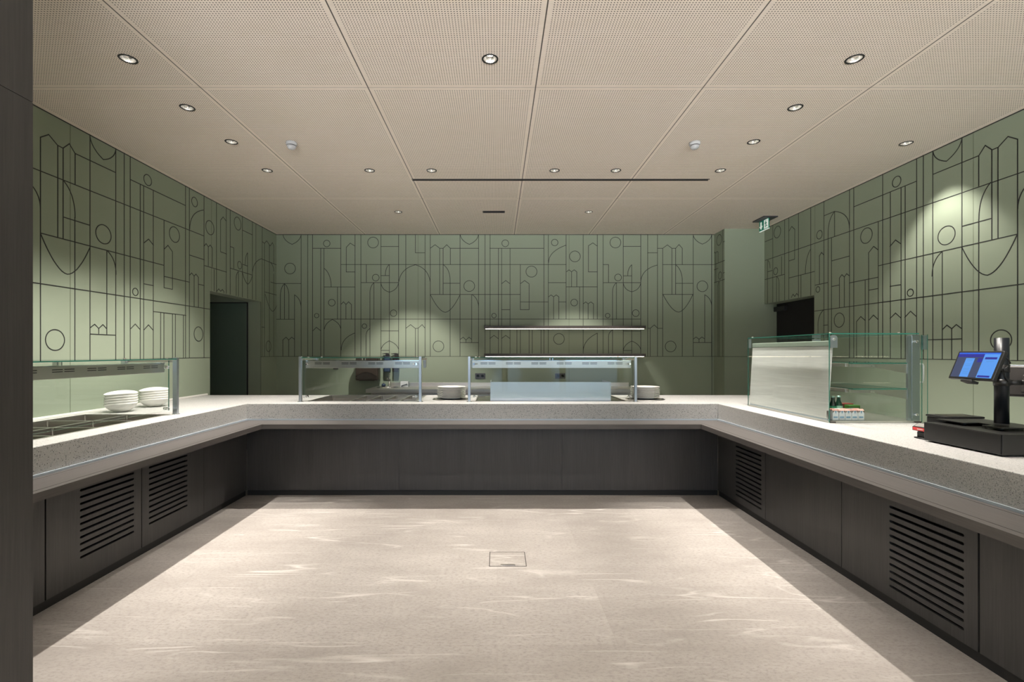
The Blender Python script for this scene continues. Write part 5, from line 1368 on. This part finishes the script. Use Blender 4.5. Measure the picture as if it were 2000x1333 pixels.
def packet(x0, x1, y, h, m, lab):
    t = thing('snack_box', lab, 'box', ((x0+x1)/2, y, FL), 0, 'packets behind the cartons')
    a = (x1-x0)/2
    mb = MB(); mb.box(-a, a, -0.03, 0.03, 0, h, 0, 0.002); obj('box', mb, m, t)
    mb = MB(); mb.box(-a+0.008, a-0.008, -0.0312, -0.0299, h*0.3, h*0.7); obj('print', mb, M['cartond'], t)
packet(2.80, 2.905, 4.12, 0.078, M['red'], 'red box behind the cartons in the display case, left one')
packet(2.91, 3.015, 4.12, 0.074, M['red'], 'red box behind the cartons in the display case, right one')
packet(2.925, 3.015, 4.045, 0.066, M['green'], 'dark green box in the display case, next to the red boxes')

# ================================================================== TILL
cdw = thing('cash_drawer', 'low black cash drawer on the right counter run', 'cash drawer', (2.72, 2.62, CT))
BX0, BX1, BY0, BY1 = -0.212, 0.215, -0.220, 0.222
mb = MB(); mb.box(BX0, BX1, BY0, BY1, 0.008, 0.112, 0, 0.002); obj('housing', mb, M['satin'], cdw)
for sx in (BX0+0.03, BX1-0.03):
    for sy in (BY0+0.03, BY1-0.03, 0.0):
        mb = MB(); mb.cyl((sx, sy, 0.0003), 0.012, 0.008, 'z', 14); obj('rubber_foot', mb, M['black'], cdw)
mb = MB(); mb.box(BX0-0.003, BX0+0.001, BY0+0.006, BY1-0.006, 0.014, 0.108, 0, 0.001); fr = obj('drawer_front', mb, M['satin'], cdw)
DT = CT+0.1125
st = thing('till_stand', 'black pole stand on the cash drawer carrying the screens', 'stand', (2.775, 2.66, DT))
mb = MB(); mb.box(-0.10, 0.075, -0.165, 0.19, 0.012, 0.018, 0, 0.002)
mb.box(-0.19, -0.10, 0.02, 0.19, 0.012, 0.018, 0, 0.002); mb.box(-0.17, -0.1, -0.165, -0.06, 0.012, 0.018, 0, 0.002); obj('base_plate', mb, M['satin'], st)
for q in ((-0.16, 0.05), (-0.14, -0.13), (0.055, 0.15), (0.055, -0.13)):
    mb = MB(); mb.cyl((q[0], q[1], 0.0003), 0.012, 0.012, 'z', 14); obj('spacer', mb, M['black'], st)
mb = MB(); mb.cyl((0, 0, 0.018), 0.0305, 0.47, 'z', 40); obj('pole', mb, mat('gloss black pole', (0.009, 0.011, 0.014), 0.3, spec=0.25), st)
mb = MB(); mb.lathe([(0.0306, 0.30), (0.033, 0.30), (0.033, 0.34), (0.0306, 0.34)], 32); mb.box(-0.10, -0.03, -0.02, 0.02, 0.30, 0.335, 0, 0.003); obj('display_arm', mb, M['satin'], st)
mb = MB(); mb.lathe([(0.0306, 0.225), (0.034, 0.225), (0.034, 0.262), (0.0306, 0.262)], 32); mb.tube([(0.03, 0, 0.243), (0.074, -0.025, 0.243)], 0.015, 10); obj('monitor_arm', mb, M['satin'], st)
mb = MB(); mb.tube([(-0.05, -0.045, 0.39), (-0.02, -0.05, 0.375), (0.0, -0.045, 0.35), (-0.012, -0.042, 0.33), (-0.035, -0.04, 0.315), (-0.02, -0.036, 0.28), (0.0, -0.034, 0.25)], 0.0035, 8); obj('cable', mb, M['black'], st)

# tilted customer display facing the guests: local x along the screen, local y out of the screen, local z up the screen
td = thing('customer_display', 'tilted tablet display with a blue screen on the till pole', 'tablet', (2.600, 2.632, 1.3845))
yaw, tilt = -1.638, 0.370
ex = Vector((math.cos(yaw), math.sin(yaw), 0)); nn = Vector((math.sin(yaw), -math.cos(yaw), 0)); up0 = Vector((0, 0, 1))
nz = nn*math.cos(tilt) + up0*math.sin(tilt); up = up0*math.cos(tilt) - nn*math.sin(tilt)
TM = Matrix((ex, nz, up)).transposed()           # columns: right, outward, up
TW, TH = 0.266, 0.166
def tb(x0, x1, y0, y1, z0, z1, name, m, bev=0.0, parent=None):
    t = MB(); t.box(x0, x1, y0, y1, z0, z1, 0, bev); mb = MB(); mb.merge(t, TM.to_4x4()); return obj(name, mb, m, parent or td)
tb(-TW/2, TW/2, -0.022, 0, -TH/2, TH/2, 'shell', M['satin'], 0.004)
sw, sh = TW/2-0.011, TH/2-0.011
sc = tb(-sw, sw, 0.0002, 0.0008, -sh, sh, 'screen', M['scr_dark'])
k = -sw+2*sw*0.645
def sp(x0, x1, z0, z1, name, m, y=0.0009): return tb(x0, x1, y, y+0.0004, z0, z1, name, m, 0, sc)
sp(-sw, sw, sh-0.008, sh, 'title_bar', M['scr_blue']); sp(-sw, k, sh-0.026, sh-0.008, 'header', M['scr_navy'])
sp(k, sw, -sh, sh-0.008, 'right_panel', M['scr_pale'])
sp(-sw+0.055, -sw+0.108, -sh+0.002, sh-0.032, 'receipt_panel', M['scr_pale'])
for z in (0.030, 0.026, 0.005, -0.004, -0.022, -0.028, -0.040, -0.050): sp(-sw+0.066, -sw+0.098, z, z+0.0012, 'text_line', M['scr_text'], 0.0014)
sp(k+0.010, sw-0.010, sh-0.038, sh-0.026, 'panel_header', M['scr_navy'], 0.0014); sp(k+0.006, sw-0.012, -sh+0.004, -sh+0.014, 'panel_button', M['scr_navy'], 0.0014)
sp(k+0.022, sw-0.022, 0.021, 0.0222, 'text_line', M['scr_text'], 0.0014)
sp(k-0.03, k-0.002, sh-0.055, sh-0.032, 'corner_block', M['scr_navy'])  # plain navy block beside the right panel
tb(-0.035, 0.03, -0.03, 0.012, -TH/2-0.018, -TH/2-0.004, 'reader_slot', M['black'], 0.003)
tb(-0.04, 0.05, -0.060, -0.022, -0.04, 0.04, 'mount_plate', M['satin'], 0.003)

ms = thing('staff_monitor', 'grey monitor seen from behind, right of the till pole', 'monitor', (2.975, 2.60, 1.292))
R = Matrix.Rotation(math.radians(-62), 3, 'Z') @ Matrix.Rotation(math.radians(-12), 3, 'X')
def mbx(c, s, name, m, bev=0.01):
    mb = MB(); mb.obox(R @ Vector(c), s, R, 0, bev); obj(name, mb, m, ms)
mbx((0, 0, 0), (0.34, 0.028, 0.175), 'rear_shell', M['grey']); mbx((0, 0.018, 0), (0.335, 0.006, 0.17), 'screen_glass', M['black'], 0.002)
mbx((0.0, -0.028, -0.02), (0.20, 0.03, 0.11), 'rear_bulge', M['grey'], 0.012)
mbx((0, 0.0, 0.089), (0.34, 0.02, 0.004), 'top_trim', M['alu'], 0.001)

mb = MB(); mb.tube([(-0.122, 0.034, -0.003), (-0.09, 0.02, -0.002), (-0.036, -0.016, 0.004)], 0.014, 10); obj('arm', mb, M['satin'], ms)

t = thing('card_reader', 'flat black scanner box lying on the far end of the cash drawer', 'card reader', (2.68, 2.905, CT))
mb = MB(); mb.box(-0.035, 0.19, -0.055, 0.075, 0.0003, 0.128, 0, 0.006); obj('body', mb, M['satin'], t)
mb = MB(); mb.box(-0.039, 0.194, -0.058, 0.078, 0.129, 0.141, 0, 0.004); obj('lid', mb, M['satin'], t)
mb = MB(); mb.box(0.0, 0.15, -0.035, 0.055, 0.1412, 0.1425); obj('scan_window', mb, M['brown2'], t)

t = thing('payment_terminal', 'small black payment terminal with a red label left of the cash drawer', 'payment terminal', (2.577, 2.915, CT))
mb = MB()
mb.tube([(-0.035, -0.05, 0.004), (-0.035, -0.05, 0.006), (-0.02, -0.035, 0.038), (0.03, -0.035, 0.038)], 0.004, 8); mb.tube([(-0.035, -0.05, 0.0045), (0.045, -0.05, 0.0045)], 0.004, 8); mb.tube([(-0.035, 0.03, 0.0045), (0.045, 0.03, 0.0045)], 0.004, 8); mb.tube([(-0.035, -0.05, 0.0045), (-0.035, 0.03, 0.0045)], 0.004, 8)
mb.box(-0.022, 0.035, -0.035, 0.03, 0.006, 0.042, 0, 0.005); obj('cradle', mb, M['black'], t)
mb = MB(); mb.prism([(-0.035, 0.046), (0.045, 0.040), (0.045, 0.088), (0.0, 0.088), (-0.035, 0.068)], -0.055, 0.045, 0, 'y'); obj('body', mb, M['satin'], t)
mb = MB(); mb.box(-0.0368, -0.0345, -0.050, 0.040, 0.049, 0.066); lbp = obj('red_label', mb, M['redl'], t)
mb = MB(); mb.box(-0.0376, -0.0366, -0.030, 0.010, 0.055, 0.060); obj('label_stripe', mb, M['plastic'], lbp)
mb = MB(); mb.prism([(-0.030, 0.0715), (-0.002, 0.0890), (-0.004, 0.0905), (-0.032, 0.0730)], -0.045, 0.035, 0, 'y'); obj('display', mb, M['pan'], t)
